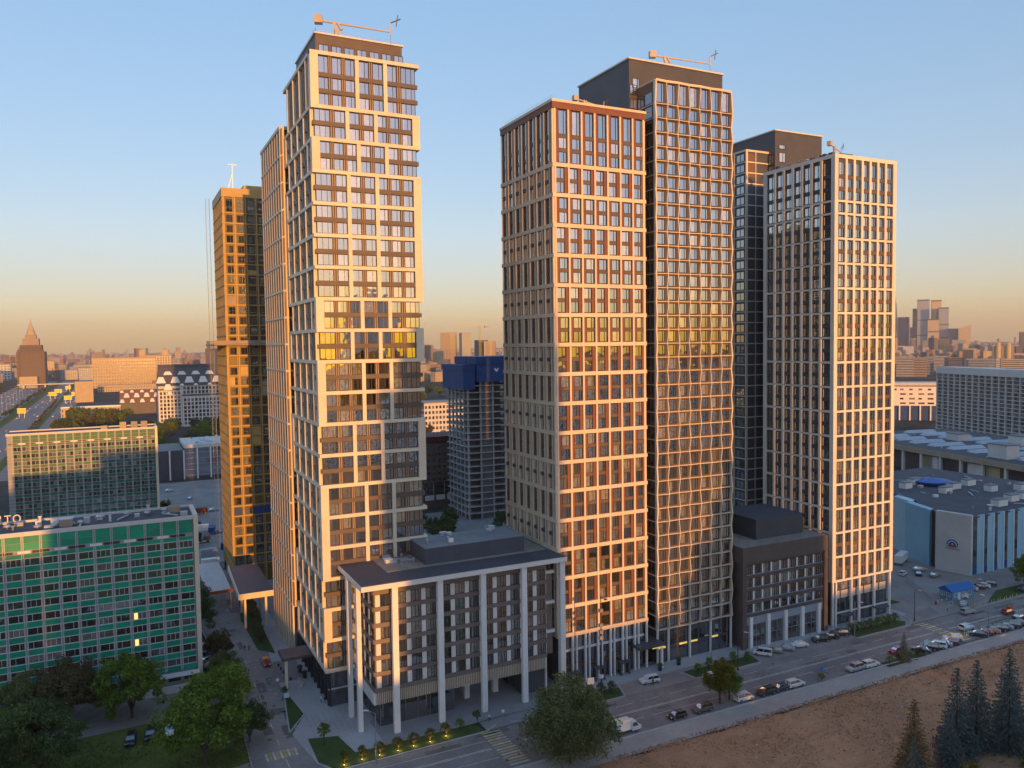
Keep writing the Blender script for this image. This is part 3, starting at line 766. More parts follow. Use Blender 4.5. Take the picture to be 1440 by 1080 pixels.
# white framed bay at the right end
FE = Face(PD, BX + BW, BY + 1.0)
for k, (z0, z1) in enumerate(((8.2, 13.0), (13.8, 19.6), (20.4, 26.5))):
    FE.box('end_panel', .5, 2.2, z0, z1, -.3, .2, 'podium_brown'); FE.box('end_ledge', .2, 2.6, z1 + .05, z1 + .7, -.3, .6, 'white_panel')
FE.box('end_pier', .2, .5, 0, 29.86, -.3, .5, 'white_panel')

# --- dark podium between lattice tower and pale tower
DD = thing('podium_building', 'low dark brown block with white window piers and a big roof box', 'building', (138.3, 150.6, 0))
WD = 29.6
b = MB(); b.box(0, 0, 22.0, WD, 25, 26.0, 'dark_brown'); b.build('parapet_wall', DD)
b = MB(); b.box(.4, .4, 0, WD - .4, 24.6, .1, 'gravel_roof'); b.build('roof_membrane', DD, (0, 0, 26.0))
b = MB(); b.box(9.0, 5.0, 26.1, 25.5, 20, 31.2, 'charcoal'); b.build('plant_room', DD)
b = MB(); b.box(8.85, 4.85, 0, 25.65, 20.15, .2, 'roof_dark'); b.build('plant_roof', DD, (0, 0, 31.2))
b = MB(); b.box(.9, .9, 0, WD - .9, 24.5, 22.0, 'dark_brown'); b.build('body_wall', DD)
F = Face(DD, 0, .9)
for u in (0, WD - 1.3): F.box('end_pier', u, u + 1.3, 0, 21.98, .0, .9, 'dark_brown')
for r in range(4):
    z = 8.6 + 3.3 * r
    F.box('spandrel', 1.3, WD - 1.3, z - .62, z + .25, .0, .42, 'dark_brown'); F.box('sill', 1.3, WD - 1.3, z + .27, z + .37, .0, .5, 'grey_panel')
    for k in range(9):
        u = 1.5 + k * 2.98
        F.window(u, u + 2.3, z + .4, z + 2.62, .06, (.4, .7), 'shade_glass')
        if k < 8: F.box('white_pier', u + 2.38, u + 2.9, z + .4, z + 2.65, .0, .26, 'white_panel')
F.box('spandrel', 1.3, WD - 1.3, 21.4, 21.98, .0, .4, 'dark_brown')
F.box('base_fascia', 1.3, WD - 1.3, 5.9, 7.9, .0, .3, 'grey_panel')
gl = MB()
for k in range(5): F.join(gl, 1.5 + k * 5.4, 6.4 + k * 5.4, .2, 5.8, .0, .08, 'shop_glass')
stuff(gl.build('shop_glazing', DD))
for k in range(5): F.box('base_column', 2.6 + 5.95 * k - .1, 3.5 + 5.95 * k - .1, 0, 7.9, .1, .85, 'white_panel')
for k in range(16): F.box('shop_mullion', 1.6 + k * 1.75, 1.72 + k * 1.75, .0, 5.85, .08, .18, 'steel')
F.box('shop_transom', 1.5, WD - 1.5, 2.9, 3.05, .08, .2, 'steel')
b = MB(); b.box(0, 0, 0, 3.2, 1.5, 2.4, 'dark_metal'); b.build('vent_box', DD, (25.9, 8, 26.1))

# canopy and hoarding between the left tower and the bronze tower
CN = thing('street_canopy', 'long dark flat canopy beside the copper tower', 'canopy', (25.5, 232, 0))
b = MB(); b.prism([(1.5, -8), (10.5, -8), (10.5, 22), (4.5, 22), (2.8, 24)], 10.2, 10.9, 'slate_blue'); b.build('deck', CN)
b = MB(); b.prism([(1.2, -8.3), (10.5, -8.3), (10.5, -8), (1.5, -8), (2.5, 24), (2.2, 24)], 9.4, 10.95, 'beige_panel'); b.build('fascia', CN)
for x, y in ((3.4, -4), (9.0, -4), (4.2, 10), (9.5, 10)):
    b = MB(); b.box(-.3, -.3, 0, .3, .3, 10.2, 'beige_panel'); b.build('post', CN, (x, y, 0))

# ------------------------------------------------------------------ ground, roads, lawns
def ground_mat(name, stops, scales, rough=.95, bump=.3):
    m, nt, b = _new(name)
    v = nt.nodes.new('ShaderNodeNewGeometry').outputs['Position']
    f = None
    for s, w in scales:
        n = _math(nt, 'MULTIPLY', _noise(nt, s, 5, v, .62), w); f = n if f is None else _math(nt, 'ADD', f, n)
    nt.links.new(_ramp(nt, f, stops), b.inputs['Base Color']); b.inputs['Roughness'].default_value = rough
    b.inputs['Specular IOR Level'].default_value = .15
    bn = nt.nodes.new('ShaderNodeBump'); bn.inputs['Strength'].default_value = bump; bn.inputs['Distance'].default_value = .25
    nt.links.new(_noise(nt, 3.0, 4, v), bn.inputs['Height']); nt.links.new(bn.outputs[0], b.inputs['Normal'])
    return m
ground_mat('grass', [(.3, (.055, .075, .02)), (.5, (.11, .13, .03)), (.72, (.2, .19, .055))], [(.12, .6), (1.6, .4)])
ground_mat('lawn', [(.3, (.036, .062, .02)), (.7, (.075, .12, .036))], [(.3, .6), (2.5, .4)])
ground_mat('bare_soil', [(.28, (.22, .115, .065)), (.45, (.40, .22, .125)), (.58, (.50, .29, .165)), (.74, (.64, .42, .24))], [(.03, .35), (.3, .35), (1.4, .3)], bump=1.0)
ground_mat('city_floor', [(.3, (.022, .032, .014)), (.48, (.05, .05, .04)), (.58, (.085, .08, .078)), (.75, (.13, .12, .11))], [(.012, .6), (.08, .4)])
b = MB(); b.quad([(-9000, -4000, -.06), (14000, -4000, -.06), (14000, 16000, -.06), (-9000, 16000, -.06)], 'city_floor'); structure(b.build('ground'))
sheet('grass_yard', [(-120, 40), (20.5, 40), (20.5, 196), (-120, 196)], -.02, 'grass')
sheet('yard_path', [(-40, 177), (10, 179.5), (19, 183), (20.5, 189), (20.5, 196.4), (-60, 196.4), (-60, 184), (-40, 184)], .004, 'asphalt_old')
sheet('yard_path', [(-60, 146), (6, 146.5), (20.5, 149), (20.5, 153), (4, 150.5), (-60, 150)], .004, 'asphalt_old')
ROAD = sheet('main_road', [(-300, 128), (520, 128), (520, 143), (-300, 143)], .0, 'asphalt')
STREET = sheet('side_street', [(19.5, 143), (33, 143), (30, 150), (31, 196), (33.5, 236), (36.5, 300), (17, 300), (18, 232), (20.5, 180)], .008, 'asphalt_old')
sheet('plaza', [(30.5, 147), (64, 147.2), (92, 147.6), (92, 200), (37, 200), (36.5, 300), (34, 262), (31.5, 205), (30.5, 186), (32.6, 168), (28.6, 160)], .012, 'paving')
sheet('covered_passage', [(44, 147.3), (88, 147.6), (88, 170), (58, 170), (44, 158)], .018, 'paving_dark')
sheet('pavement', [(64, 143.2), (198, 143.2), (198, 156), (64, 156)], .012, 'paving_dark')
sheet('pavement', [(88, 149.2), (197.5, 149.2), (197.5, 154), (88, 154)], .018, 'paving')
for a, c in ((98, 117), (137.5, 170)): sheet('parking_bay', [(a, 142.9), (c, 142.9), (c - 1.5, 148.6), (a + 1.5, 148.6)], .024, 'asphalt_old')
sheet('drop_off', [(28.8, 186.5), (36.8, 186.5), (36.8, 200), (31.5, 200)], .024, 'paving_warm')
sheet('courtyard', [(36, 226), (160, 180), (168, 300), (160, 345), (40, 345)], .004, 'paving_dark')
sheet('footpath', [(-300, 121.8), (520, 121.4), (520, 127.6), (-300, 127.6)], .01, 'footpath')
b = MB(); pts = []
r2 = random.Random(5); x = 71.0
while x < 520: pts.append((x, 121.6 + r2.uniform(-.9, .3))); x += r2.uniform(2, 6)
pts = [(62, 118), (68, 120.4)] + pts
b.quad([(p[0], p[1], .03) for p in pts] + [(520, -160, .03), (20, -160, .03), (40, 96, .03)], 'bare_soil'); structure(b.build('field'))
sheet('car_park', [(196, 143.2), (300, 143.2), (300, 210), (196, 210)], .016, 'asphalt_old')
sheet('speed_table', [(198.5, 144.3), (206.5, 145.6), (208.5, 150.2), (200, 149.0)], .024, 'paving_warm')
def kerb(pts, name='kerb', h=.14, w=.25, mt='kerb_stone'):
    b = MB()
    for (xa, ya), (xb, yb) in zip(pts[:-1], pts[1:]):
        L = math.hypot(xb - xa, yb - ya); nx, ny = -(yb - ya) / L * w / 2, (xb - xa) / L * w / 2
        b.hexa([(xa - nx, ya - ny, -.02), (xb - nx, yb - ny, -.02), (xb + nx, yb + ny, -.02), (xa + nx, ya + ny, -.02), (xa - nx, ya - ny, h), (xb - nx, yb - ny, h), (xb + nx, yb + ny, h), (xa + nx, ya + ny, h)], mt)
    return structure(b.build(name))
kerb([(-300, 127.7), (168.5, 127.7), (172, 126.6), (520, 126.6)], w=.45)
kerb([(33.4, 142.2), (64, 142.9), (66.5, 144.5)]); kerb([(70, 144.2), (72.5, 143.1), (97.6, 143.1), (99.4, 148.7), (115.6, 148.7), (117.2, 143.1), (137.2, 143.1), (138.8, 148.7), (168.6, 148.7), (170.2, 143.1), (191, 143.1), (194, 145), (195.5, 150), (195.5, 156)])
kerb([(32.9, 142.4), (30.6, 146.5), (30.3, 152)]); kerb([(31.0, 183.4), (28.2, 161), (32.6, 168), (31.0, 183.4)]); kerb([(19.4, 148), (20.3, 180), (17.9, 232)])
kerb([(212, 143.1), (232, 143.3), (300, 143.3)])
def lawn(name, pts, z=.11): b = MB(); b.prism(pts, -.03, z, 'lawn'); return structure(b.build(name))
lawn('lawn', [(30.9, 147), (33.6, 142.7), (63.6, 143.2), (62.6, 147), (38, 147), (36.6, 155), (31.0, 156.6)])
lawn('lawn', [(30.8, 182.6), (28.6, 162), (32.2, 168.2)]); lawn('lawn', [(28.6, 236), (31.2, 262), (35.2, 262), (33.2, 236), (33.0, 205.4), (29.4, 210)])
lawn('lawn', [(90, 143.5), (97.2, 143.5), (98.6, 147.2), (88, 148.5)]); lawn('lawn', [(117.6, 143.5), (136.8, 143.5), (137.8, 147.3), (117, 147.3)]); lawn('lawn', [(170.6, 143.5), (189.5, 143.5), (192, 145.4), (190, 147.6), (171, 147.6)])
lawn('lawn', [(194, 157), (205, 157), (201, 171), (194, 171)]); lawn('lawn', [(161.5, 126.5), (167.8, 126.5), (170.6, 128.4), (161.8, 129.2)]); lawn('lawn', [(170.8, 126.4), (176, 126.4), (175, 129.2), (171.4, 129)])
lawn('lawn', [(226, 144.4), (300, 146), (300, 150), (240, 150.5)])
# painted markings, each a piece of its road
def dash(parent, x0, x1, y, w=.15, mt='road_paint', name='lane_marking', dx=0.0):
    k = ('d', round(x1 - x0, 2), w, mt)
    if k not in _cache:
        b = MB(); b.quad([(0, -w / 2, 0), (x1 - x0, -w / 2, 0), (x1 - x0, w / 2, 0), (0, w / 2, 0)], mt); _cache[k] = b.mesh(name)
    return link(name, _cache[k], parent, (x0, y, .005))
for y in (136.05, 136.45):
    dash(ROAD, -200, 61.8, y, .2); dash(ROAD, 69, 191, y, .2); dash(ROAD, 197, 400, y, .2)
dash(ROAD, -200, 61.8, 139.4, .14); dash(ROAD, -200, 61.8, 132.75, .14)
for k in range(18): dash(ROAD, 71 + k * 7.2, 75.6 + k * 7.2, 139.55); dash(ROAD, 70 + k * 6.9, 74.8 + k * 6.9, 133.1)
for k in range(22): dash(ROAD, 199 + k * 7.2, 203.6 + k * 7.2, 139.5); dash(ROAD, 199 + k * 7.2, 203.6 + k * 7.2, 133.1)
dash(ROAD, 72, 97, 142.6, .14); dash(ROAD, 118, 137, 142.6, .14); dash(ROAD, 171, 190, 142.6, .14)
for k in range(14):
    y = 129.2 + k * 1.0
    dash(ROAD, 62.4, 66.4, y, .5, 'road_paint' if k % 2 == 0 else 'yellow_paint', 'crossing_stripe')
    dash(ROAD, 191.8, 195.8, y, .5, 'road_paint' if k % 2 == 0 else 'yellow_paint', 'crossing_stripe')
def stripe_y(parent, x, y0, y1, w, mt, name, z=.013):
    b = MB(); b.quad([(x, y0, z), (x + w, y0, z), (x + w, y1, z), (x, y1, z)], mt); return b.build(name, parent)
for k in range(9): stripe_y(STREET, 22.3 + k * .68, 151.5, 154.6, .45, 'road_paint' if k % 2 == 0 else 'yellow_paint', 'crossing_stripe')
stripe_y(STREET, 25.6, 143.5, 151, .16, 'road_paint', 'lane_marking')
for k in range(7): stripe_y(STREET, 25.4, 157 + k * 7.5, 159.4 + k * 7.5, .16, 'road_paint', 'lane_marking')
b = MB()
for k in range(90):
    x, y = rng.uniform(20, 34), rng.uniform(160, 265); b.obox(x, y, .012, .016, rng.uniform(.2, .6), rng.uniform(.2, .5), rng.uniform(0, 3), 'road_paint')
o = b.build('paint_mark', STREET); stuff(o)
# grid joints of the plaza slabs
b = MB()
for k in range(22): b.box(32.5 + k * 1.2, 156.8, .016, 32.56 + k * 1.2, 167.2, .020, 'paving_dark')
for k in range(9): b.box(32.5, 156.9 + k * 1.2, .021, 40, 156.96 + k * 1.2, .023, 'paving_dark')
o = structure(b.build('plaza_joint'))

# distant highway
HW = [(-175, -112, 'asphalt'), (-106, -77, 'asphalt'), (-71, -50, 'asphalt')]
for a, c, mt in HW: sheet('highway', [(a, 560), (c, 560), (c - 8, 1300), (c - 22, 2300), (a - 30, 2300), (a - 14, 1300)], .02, mt)
b = MB(); b.quad([(-112, 560, .03), (-106, 560, .03), (-114, 1300, .03), (-128, 2300, .03), (-142, 2300, .03), (-126, 1300, .03)], 'grass'); b.quad([(-77, 560, .03), (-71, 560, .03), (-79, 1300, .03), (-93, 2300, .03), (-99, 2300, .03), (-85, 1300, .03)], 'grass'); structure(b.build('highway_verge'))
sheet('site_yard', [(14, 300), (60, 300), (70, 500), (-30, 500), (-30, 300)], .01, 'asphalt_old')

# repairs and manhole covers
r7 = random.Random(21)
for k in range(26):
    x, y = r7.uniform(35, 260), r7.uniform(129, 142); w, d = r7.uniform(2, 9), r7.uniform(.8, 2.6)
    b = MB(); b.quad([(x, y, .003), (x + w, y + r7.uniform(-.1, .1), .003), (x + w, y + d, .003), (x, y + d, .003)], 'asphalt_patch'); b.build('repair_patch', ROAD)
for k in range(16):
    x, y = r7.uniform(21, 29), r7.uniform(158, 255); w, d = r7.uniform(1, 3), r7.uniform(2, 6)
    b = MB(); b.quad([(x, y, .0105), (x + w, y, .0105), (x + w, y + d, .0105), (x, y + d, .0105)], 'asphalt_patch'); b.build('repair_patch', STREET)
mh = MB(); mh.lathe(0, 0, [(.38, 0), (.38, .006)], 'dark_metal', 14); mhm = mh.mesh('manhole_cover')
for k in range(14): link('manhole_cover', mhm, ROAD, (r7.uniform(40, 250), r7.choice([131, 134.5, 138, 141]), .004))
for k in range(6): link('manhole_cover', mhm, STREET, (r7.uniform(23, 28), 160 + k * 15, .009))

# ------------------------------------------------------------------ neighbouring buildings
def block(name, label, cat, cx, cy, w, d, h, ang=0.0, wall='light_wall', roof='roof_grey', floors=0, cols=0, gl='office_glass_joined', group=None, band=False, z0=0.0, wh=.55, ww=.6, bandmat=None, para=.8):
    t = thing(name, label, cat, (cx, cy, 0), ang, group)
    b = MB(); b.box(-w / 2, 0, z0, w / 2, d, h, wall); b.build('wall', t)
    b = MB(); b.box(-w / 2 - .2, -.2, 0, w / 2 + .2, d + .2, para, roof); b.build('roof', t, (0, 0, h))
    if floors:
        g = MB(); fh = (h - z0 - 1) / floors
        for (fc, L, n) in ((Face(t, -w / 2, 0), w, cols), (Face(t, -w / 2, d, -math.pi / 2), d, max(1, int(cols * d / w))), (Face(t, w / 2, 0, math.pi / 2), d, max(1, int(cols * d / w)))):
            for r in range(floors):
                z = z0 + 1 + fh * r
                if band: fc.join(g, .4, L - .4, z, z + fh * wh, -.05, .12, gl)
                else:
                    p = L / n
                    for k in range(n): fc.join(g, p * k + p * (1 - ww) / 2, p * k + p * (1 + ww) / 2, z, z + fh * wh, -.05, .10, gl)
        stuff(g.build('window_row', t))
    return t
# --- green office slabs on the left
def green_slab(x0, x1, y, dep, top, pitch, floors, fh, label, detail):
    t = thing('office_slab', label, 'office', (x0, y, 0)); W = x1 - x0
    b = MB(); b.box(.1, .1, 3.4, W - .1, dep, top, 'grey_panel'); b.build('core_wall', t)
    b = MB(); b.box(0, 0, 0, W, dep, .5, 'roof_dark'); b.build('roof', t, (0, 0, top))
    b = MB(); b.box(-.2, -.3, 0, W + .2, .1, .9, 'frame_pale'); b.box(-.2, dep - .1, 0, W + .2, dep + .3, 1.0, 'frame_pale'); b.build('roof_parapet', t, (0, 0, top))
    b = MB(); b.box(W, -.5, 0, W + 1.0, dep + .3, top + 1.0, 'beige_panel'); b.build('end_pier', t)
    F = Face(t, 0, 0); n = int(W / pitch); jr = MB(); zt = top - 4.8
    zs = [zt - fh * (k + 1) for k in range(floors)]
    for z0, z1 in ((top - 1.5, top - .1), (top - 3.0, top - 1.62), (zt - .1, zt + .85)):
        for k in range(n):
            if detail: F.box('green_panel', W - pitch * (k + 1) + .26, W - pitch * k - .26, z0, z1, .0, .12, 'green_panel')
            else: F.join(jr, W - pitch * (k + 1) + .1, W - pitch * k - .1, z0, z1, .0, .12, 'green_dark')
    for k in range(n):
        u = W - pitch * (k + 1)
        if k % 2: F.join(jr, u - .9, u + 1.5, zt + 1.0, zt + 1.6, .0, .14, 'white_panel')
        else: F.join(jr, u - 1.6, u + 1.6, zt + 1.02, zt + 1.55, .0, .08, 'frame_dark')
        for q in (-.2, .2): F.join(jr, u + q - .045, u + q + .045, 3.6, top, .0, .2, 'frame_pale')
    for r, z in enumerate(zs):
        F.join(jr, 0, W, z + fh - .04, z + fh + .04, .0, .17, 'frame_pale'); F.join(jr, 0, W, z + fh * .43 - .04, z + fh * .43 + .04, .0, .17, 'frame_pale')
        for k in range(n):
            u = W - pitch * (k + 1)
            if detail:
                F.box('green_panel', u + .26, u + pitch - .26, z + .05, z + fh * .43 - .06, .0, .12, 'green_panel')
                lit = (k, r) in ((3, 5), (3, 7))
                F.window(u + .28, u + pitch - .28, z + fh * .45, z + fh - .06, .0, (.30, .66) if (k + 2 * r) % 5 == 0 else (.36,) if (k + r) % 2 else (.66,), 'office_glass', 'frame_pale')
                if lit: F.box('lit_blind', u + .55, u + 1.3, z + fh * .45 + .1, z + fh - .2, .05, .09, 'lit_window')
            else:
                F.join(jr, u + .1, u + pitch - .1, z + .08, z + fh * .43 - .05, .0, .1, 'green_dark')
                for q in (.1, .55): F.join(jr, u + pitch * q, u + pitch * (q + .38), z + fh * .46, z + fh - .06, .0, .08, 'office_glass_joined')
    stuff(jr.build('facade_grid', t))
    b = MB(); b.box(.6, .8, 0, W - .6, dep - .5, 3.4, 'light_wall'); b.build('base_wall', t)
    g = MB(); FB = Face(t, 0, .8)
    for k in range(n): FB.join(g, W - pitch * (k + 1) + .4, W - pitch * k - .4, .8, 2.8, .0, .06, 'shop_glass')
    stuff(g.build('base_glazing', t))
    return t
GA = green_slab(-47.2, 14.0, 196.5, 13.0, 38.5, 3.4, 10, 3.03, 'emerald green office slab with pale grid and two lit windows', True)
for k in range(12):
    b = MB(); x = 6 + k * 4.6 + rng.uniform(-1, 1); b.lathe(0, 0, [(.15, 0), (.15, .4), (.75, .5), (.8, .7), (.5, .95), (.1, 1.05)], 'sheet_metal', 10); b.build('roof_vent', GA, (x, rng.uniform(3, 9.5), 39.0), smooth=True)
b = MB(); b.box(0, 0, 0, 2.6, 2.2, 1.6, 'tan_wall'); b.box(-.15, -.15, 1.6, 2.75, 2.35, 1.8, 'frame_pale'); b.build('roof_cabin', GA, (34.0, 3.0, 39.0))
b = MB(); b.box(0, 0, 0, 2.4, 2.0, 1.5, 'tan_wall'); b.build('roof_cabin', GA, (56.5, 7.5, 39.0))
for x, y in ((30, 8), (44, 4), (52, 9), (22, 5)):
    b = MB(); b.box(-.25, -.25, 0, .25, .25, 1.9, 'stucco'); b.box(-.4, -.4, 1.9, .4, .4, 2.05, 'steel'); b.build('chimney', GA, (x, y, 39.0))
b = MB(); b.box(52, -2.6, 2.9, 61.4, -.3, 3.2, 'white_panel'); b.build('entrance_canopy', GA)
b = MB(); b.box(49, -4.2, 0, 61.6, -3.6, 1.6, 'light_wall'); b.build('porch_wall', GA)
# rooftop sign read from behind: one object for each letter
SG = thing('rooftop_sign', 'white rooftop letters seen from behind on the emerald office slab', 'sign', (-21.6, 208.3, 39.2))
b = MB(); b.box(-12.2, -.1, 0, .8, .1, .25, 'steel')
for k in range(6): b.bar((-11.5 + k * 2.3, 0, 0), (-11.5 + k * 2.3, -1.2, 0), .06, 'steel')
b.build('sign_rack', SG)
for k, ch in enumerate('ОТЕЛЬ'):
    c = bpy.data.curves.new('letter', 'FONT'); c.body = ch; c.size = 2.35; c.extrude = .12; c.align_x = 'CENTER'
    tmp = bpy.data.objects.new('letter_tmp', c); COL.objects.link(tmp)
    bpy.context.view_layer.update()
    me = bpy.data.meshes.new_from_object(tmp.evaluated_get(bpy.context.evaluated_depsgraph_get()))
    bpy.data.objects.remove(tmp); me.materials.clear(); me.materials.append(MATS['letter_white'])
    o = link('letter', me, SG, (-.4 - k * 1.75, 0, .25)); o.rotation_euler = (R(90), 0, R(180))
GB = green_slab(-43.5, 13.0, 388, 14, 42.5, 3.2, 12, 3.05, 'dark green office slab standing behind the emerald one', False)
for x, m_ in ((42.5, 'ochre_wall'), (47, 'tan_wall'), (51, 'tan_wall'), (35, 'ochre_wall')):
    b = MB(); b.box(0, 0, 0, 2.6, 2.6, 2.8 if x > 40 else 1.6, m_); b.build('roof_cabin', GB, (x, 3, 43.0))

# --- glass shopping hall with white ribs
ML = thing('shopping_hall', 'low dark glass hall with white arched ribs beyond the green slabs', 'hall', (17, 510, 0))
b = MB(); b.box(0, 0, 0, 15.5, 40, 17.5, 'charcoal'); b.build('dark_wall', ML)
b = MB(); b.box(16, -.5, 0, 62, 40, 18.5, 'far_glass'); b.build('glass_wall', ML)
b = MB(); b.prism([(15.6, -.8), (62, -.8), (62, 40), (15.6, 40)], 18.5, 20.6, 'light_wall'); b.build('roof_fascia', ML)
for x in (.2, 7.2, 15.0, 22.5, 30.0, 37.5, 45.0):
    b = MB(); b.box(x, -1.2, 0, x + .8, .2, 18.4 if x > 15 else 17.4, 'white_panel'); b.build('rib', ML)
b = MB()
for k in range(5): b.box(16, -.62, 2 + 3.4 * k, 62, -.45, 2.25 + 3.4 * k, 'grey_panel')
b.build('transom', ML)

# --- hotel block with steep dark roof and white dormers
DB = thing('hotel_block', 'pale block with a steep dark roof and white trapezoid dormers', 'building', (33, 858, 0))
b = MB(); b.box(0, 0, 0, 76, 30, 41, 'light_wall'); b.build('wall', DB)
b = MB(); b.box(-.4, -1.2, 36.8, 20, .4, 38.6, 'dark_brown'); b.box(22, -3.2, 30.5, 76, .3, 32.2, 'dark_brown'); b.build('cornice', DB)
b = MB(); b.box(22, -2.8, 0, 76, .1, 30.5, 'light_wall'); b.build('front_bay', DB)
F = Face(DB, 0, 0); F2 = Face(DB, 22, -2.8); g = MB(); rb = MB()
for r in range(9):
    for k in range(6): F.join(g, 1.5 + k * 3.3, 3.6 + k * 3.3, 2 + r * 3.8, 4.6 + r * 3.8, .0, .1, 'office_glass_joined')
    for k in range(15):
        if r < 7: F2.join(g, 1.2 + k * 3.5, 3.5 + k * 3.5, 2 + r * 3.9, 4.8 + r * 3.9, .0, .1, 'office_glass_joined')
        else: F.join(g, 23.2 + k * 3.5, 25.5 + k * 3.5, 5.6 + r * 3.9, 8.6 + r * 3.9, .0, .1, 'office_glass_joined')
for k in range(7): F.join(rb, .6 + k * 3.3, 1.3 + k * 3.3, 0, 36.8, .0, .5, 'white_panel')
for k in range(16): F2.join(rb, .2 + k * 3.5, .8 + k * 3.5, 0, 30.5, .0, .5, 'white_panel')
stuff(g.build('window_row', DB)); stuff(rb.build('pier', DB))
b = MB(); b.hexa([(-.5, -.6, 41), (76.5, -.6, 41), (76.5, 31, 41), (-.5, 31, 41), (1.5, 7, 59), (76, 7, 59), (76, 24, 59), (1.5, 24, 59)], 'charcoal'); b.build('mansard_roof', DB)
b = MB(); b.box(1.3, 6.8, 59, 76.3, 24.2, 62, 'roof_dark'); b.build('roof_cap', DB)
def dormer(x, z, w, h, big=1.0):
    q = (z - 41) / 18 * 7.6; b = MB()
    b.hexa([(-w / 2, -1.2, 0), (w / 2, -1.2, 0), (w / 2, 4, 0), (-w / 2, 4, 0), (-w / 4, .2, h), (w / 4, .2, h), (w / 4, 4, h), (-w / 4, 4, h)], 'white_panel'); b.build('dormer', DB, (x, q - .6, z))
for k in range(6): dormer(3 + k * 13.0, 44.0, 8.8, 6.0)
for k in range(5): dormer(9.5 + k * 13.0, 52.0, 8.5, 3.4)
dormer(9.0, 37.2, 8.0, 5.6); dormer(10.5, 32.4, 5.0, 3.6); dormer(22.0, 41.2, 4.4, 1.8); dormer(35.0, 41.2, 4.4, 1.8); dormer(48.0, 41.2, 4.4, 1.8)
# smaller sister with the same dormers
DS = thing('hotel_block', 'smaller low block with orange-brown roof and white dormers behind trees', 'building', (-2, 1060, 0))
b = MB(); b.box(0, 0, 0, 42, 22, 13, 'charcoal'); b.build('wall', DS)
b = MB(); b.hexa([(0, -.4, 13), (42, -.4, 13), (42, 22, 13), (0, 22, 13), (1, 6, 29), (42, 6, 29), (42, 18, 29), (1, 18, 29)], 'bronze'); b.build('roof', DS)
for k in range(4):
    for z, w, h in ((14, 5.5, 4), (20, 6.5, 5), (25.8, 4.5, 2.8)):
        b = MB(); q = (z - 13) / 16 * 6.4; b.hexa([(-w / 2, -1, 0), (w / 2, -1, 0), (w / 2, 4, 0), (-w / 2, 4, 0), (-w / 4, .4, h), (w / 4, .4, h), (w / 4, 4, h), (-w / 4, 4, h)], 'white_panel')
        b.build('dormer', DS, (3 + k * 11 + (5 if z == 20 else 0), q - .6, z))

# --- concrete frame under construction
CT = thing('unfinished_tower', 'bare concrete tower frame with blue wrapped top between the towers', 'tower', (137, 322, 0))
b = MB(); b.box(7, 4, 0, 18, 20, 62, 'concrete_dark'); b.build('core_wall', CT)
for k in range(21):
    z = 3.0 * k + 2.6
    if z > 64: break
    b = MB(); b.box(-.6, -.6, 0, 30.6, 24, .34, 'concrete'); b.build('floor_slab', CT, (0, 0, z))
for y in (0, 4.4, 8.8, 13.2, 17.6, 22):
    for x in (0, 6, 12, 18, 24, 29.3):
        if 0 < x < 29 and y > 1: continue
        b = MB(); b.box(0, 0, 0, .75, .75, 64, 'concrete'); b.build('column', CT, (x, y, 0))
b = MB(); b.box(6.9, .3, 0, 11.8, .6, 62, 'concrete_dark'); b.build('infill_wall', CT)
b = MB(); b.box(4.0, -1.6, 61.4, 32, 23, 69.4, 'blue_wrap'); b.build('climbing_screen', CT)
b = MB(); b.box(3.6, -2.0, 69.4, 32.4, 23.4, 72.6, 'blue_wrap'); b.build('climbing_screen', CT)
b = MB(); b.box(-2.2, -.8, 58.2, 3.4, 24, 66.6, 'blue_wrap'); b.build('climbing_screen', CT)
b = MB(); b.box(-2.6, -1.2, 66.6, 3.2, 24.4, 69.2, 'blue_wrap'); b.build('climbing_screen', CT)
b = MB(); b.quad([(12.4, -1.66, 67.0), (13.6, -1.66, 65.6), (13.6, -1.66, 66.8), (12.9, -1.66, 67.6)], 'white_paint'); b.quad([(13.6, -1.66, 65.6), (14.8, -1.66, 67.0), (14.3, -1.66, 67.6), (13.6, -1.66, 66.8)], 'white_paint'); b.build('emblem', CT)
for x in (.5, 2.4):
    b = MB(); b.bar((x, 2, 64), (x, 2, 73), .15, 'dark_metal'); b.build('jump_bar', CT)
t = thing('tower_crane', 'slim tower crane far behind the red-panelled tower', 'crane', (312, 700, 0))
b = MB()
for x, y in ((-.8, -.8), (.8, -.8), (.8, .8), (-.8, .8)): b.bar((x, y, 0), (x, y, 96), .12, 'sign_yellow')
for k in range(40): b.bar((-.8, -.8, k * 2.4), (.8, -.8, k * 2.4 + 2.4), .08, 'sign_yellow'); b.bar((-.8, -.8, k * 2.4), (-.8, .8, k * 2.4 + 2.4), .08, 'sign_yellow')
b.build('mast', t)
b = MB()
for y in (-.6, .6): b.bar((-24, y, 96), (9, y, 96), .12, 'sign_yellow')
b.bar((-24, 0, 97.4), (9, 0, 97.4), .12, 'sign_yellow')
for k in range(14): b.bar((-24 + k * 2.3, 0, 97.4), (-22.8 + k * 2.3, .6, 96), .07, 'sign_yellow')
b.build('jib', t); b = MB(); b.box(5, -1, 94.2, 9, 1, 96, 'concrete'); b.build('counterweight', t)

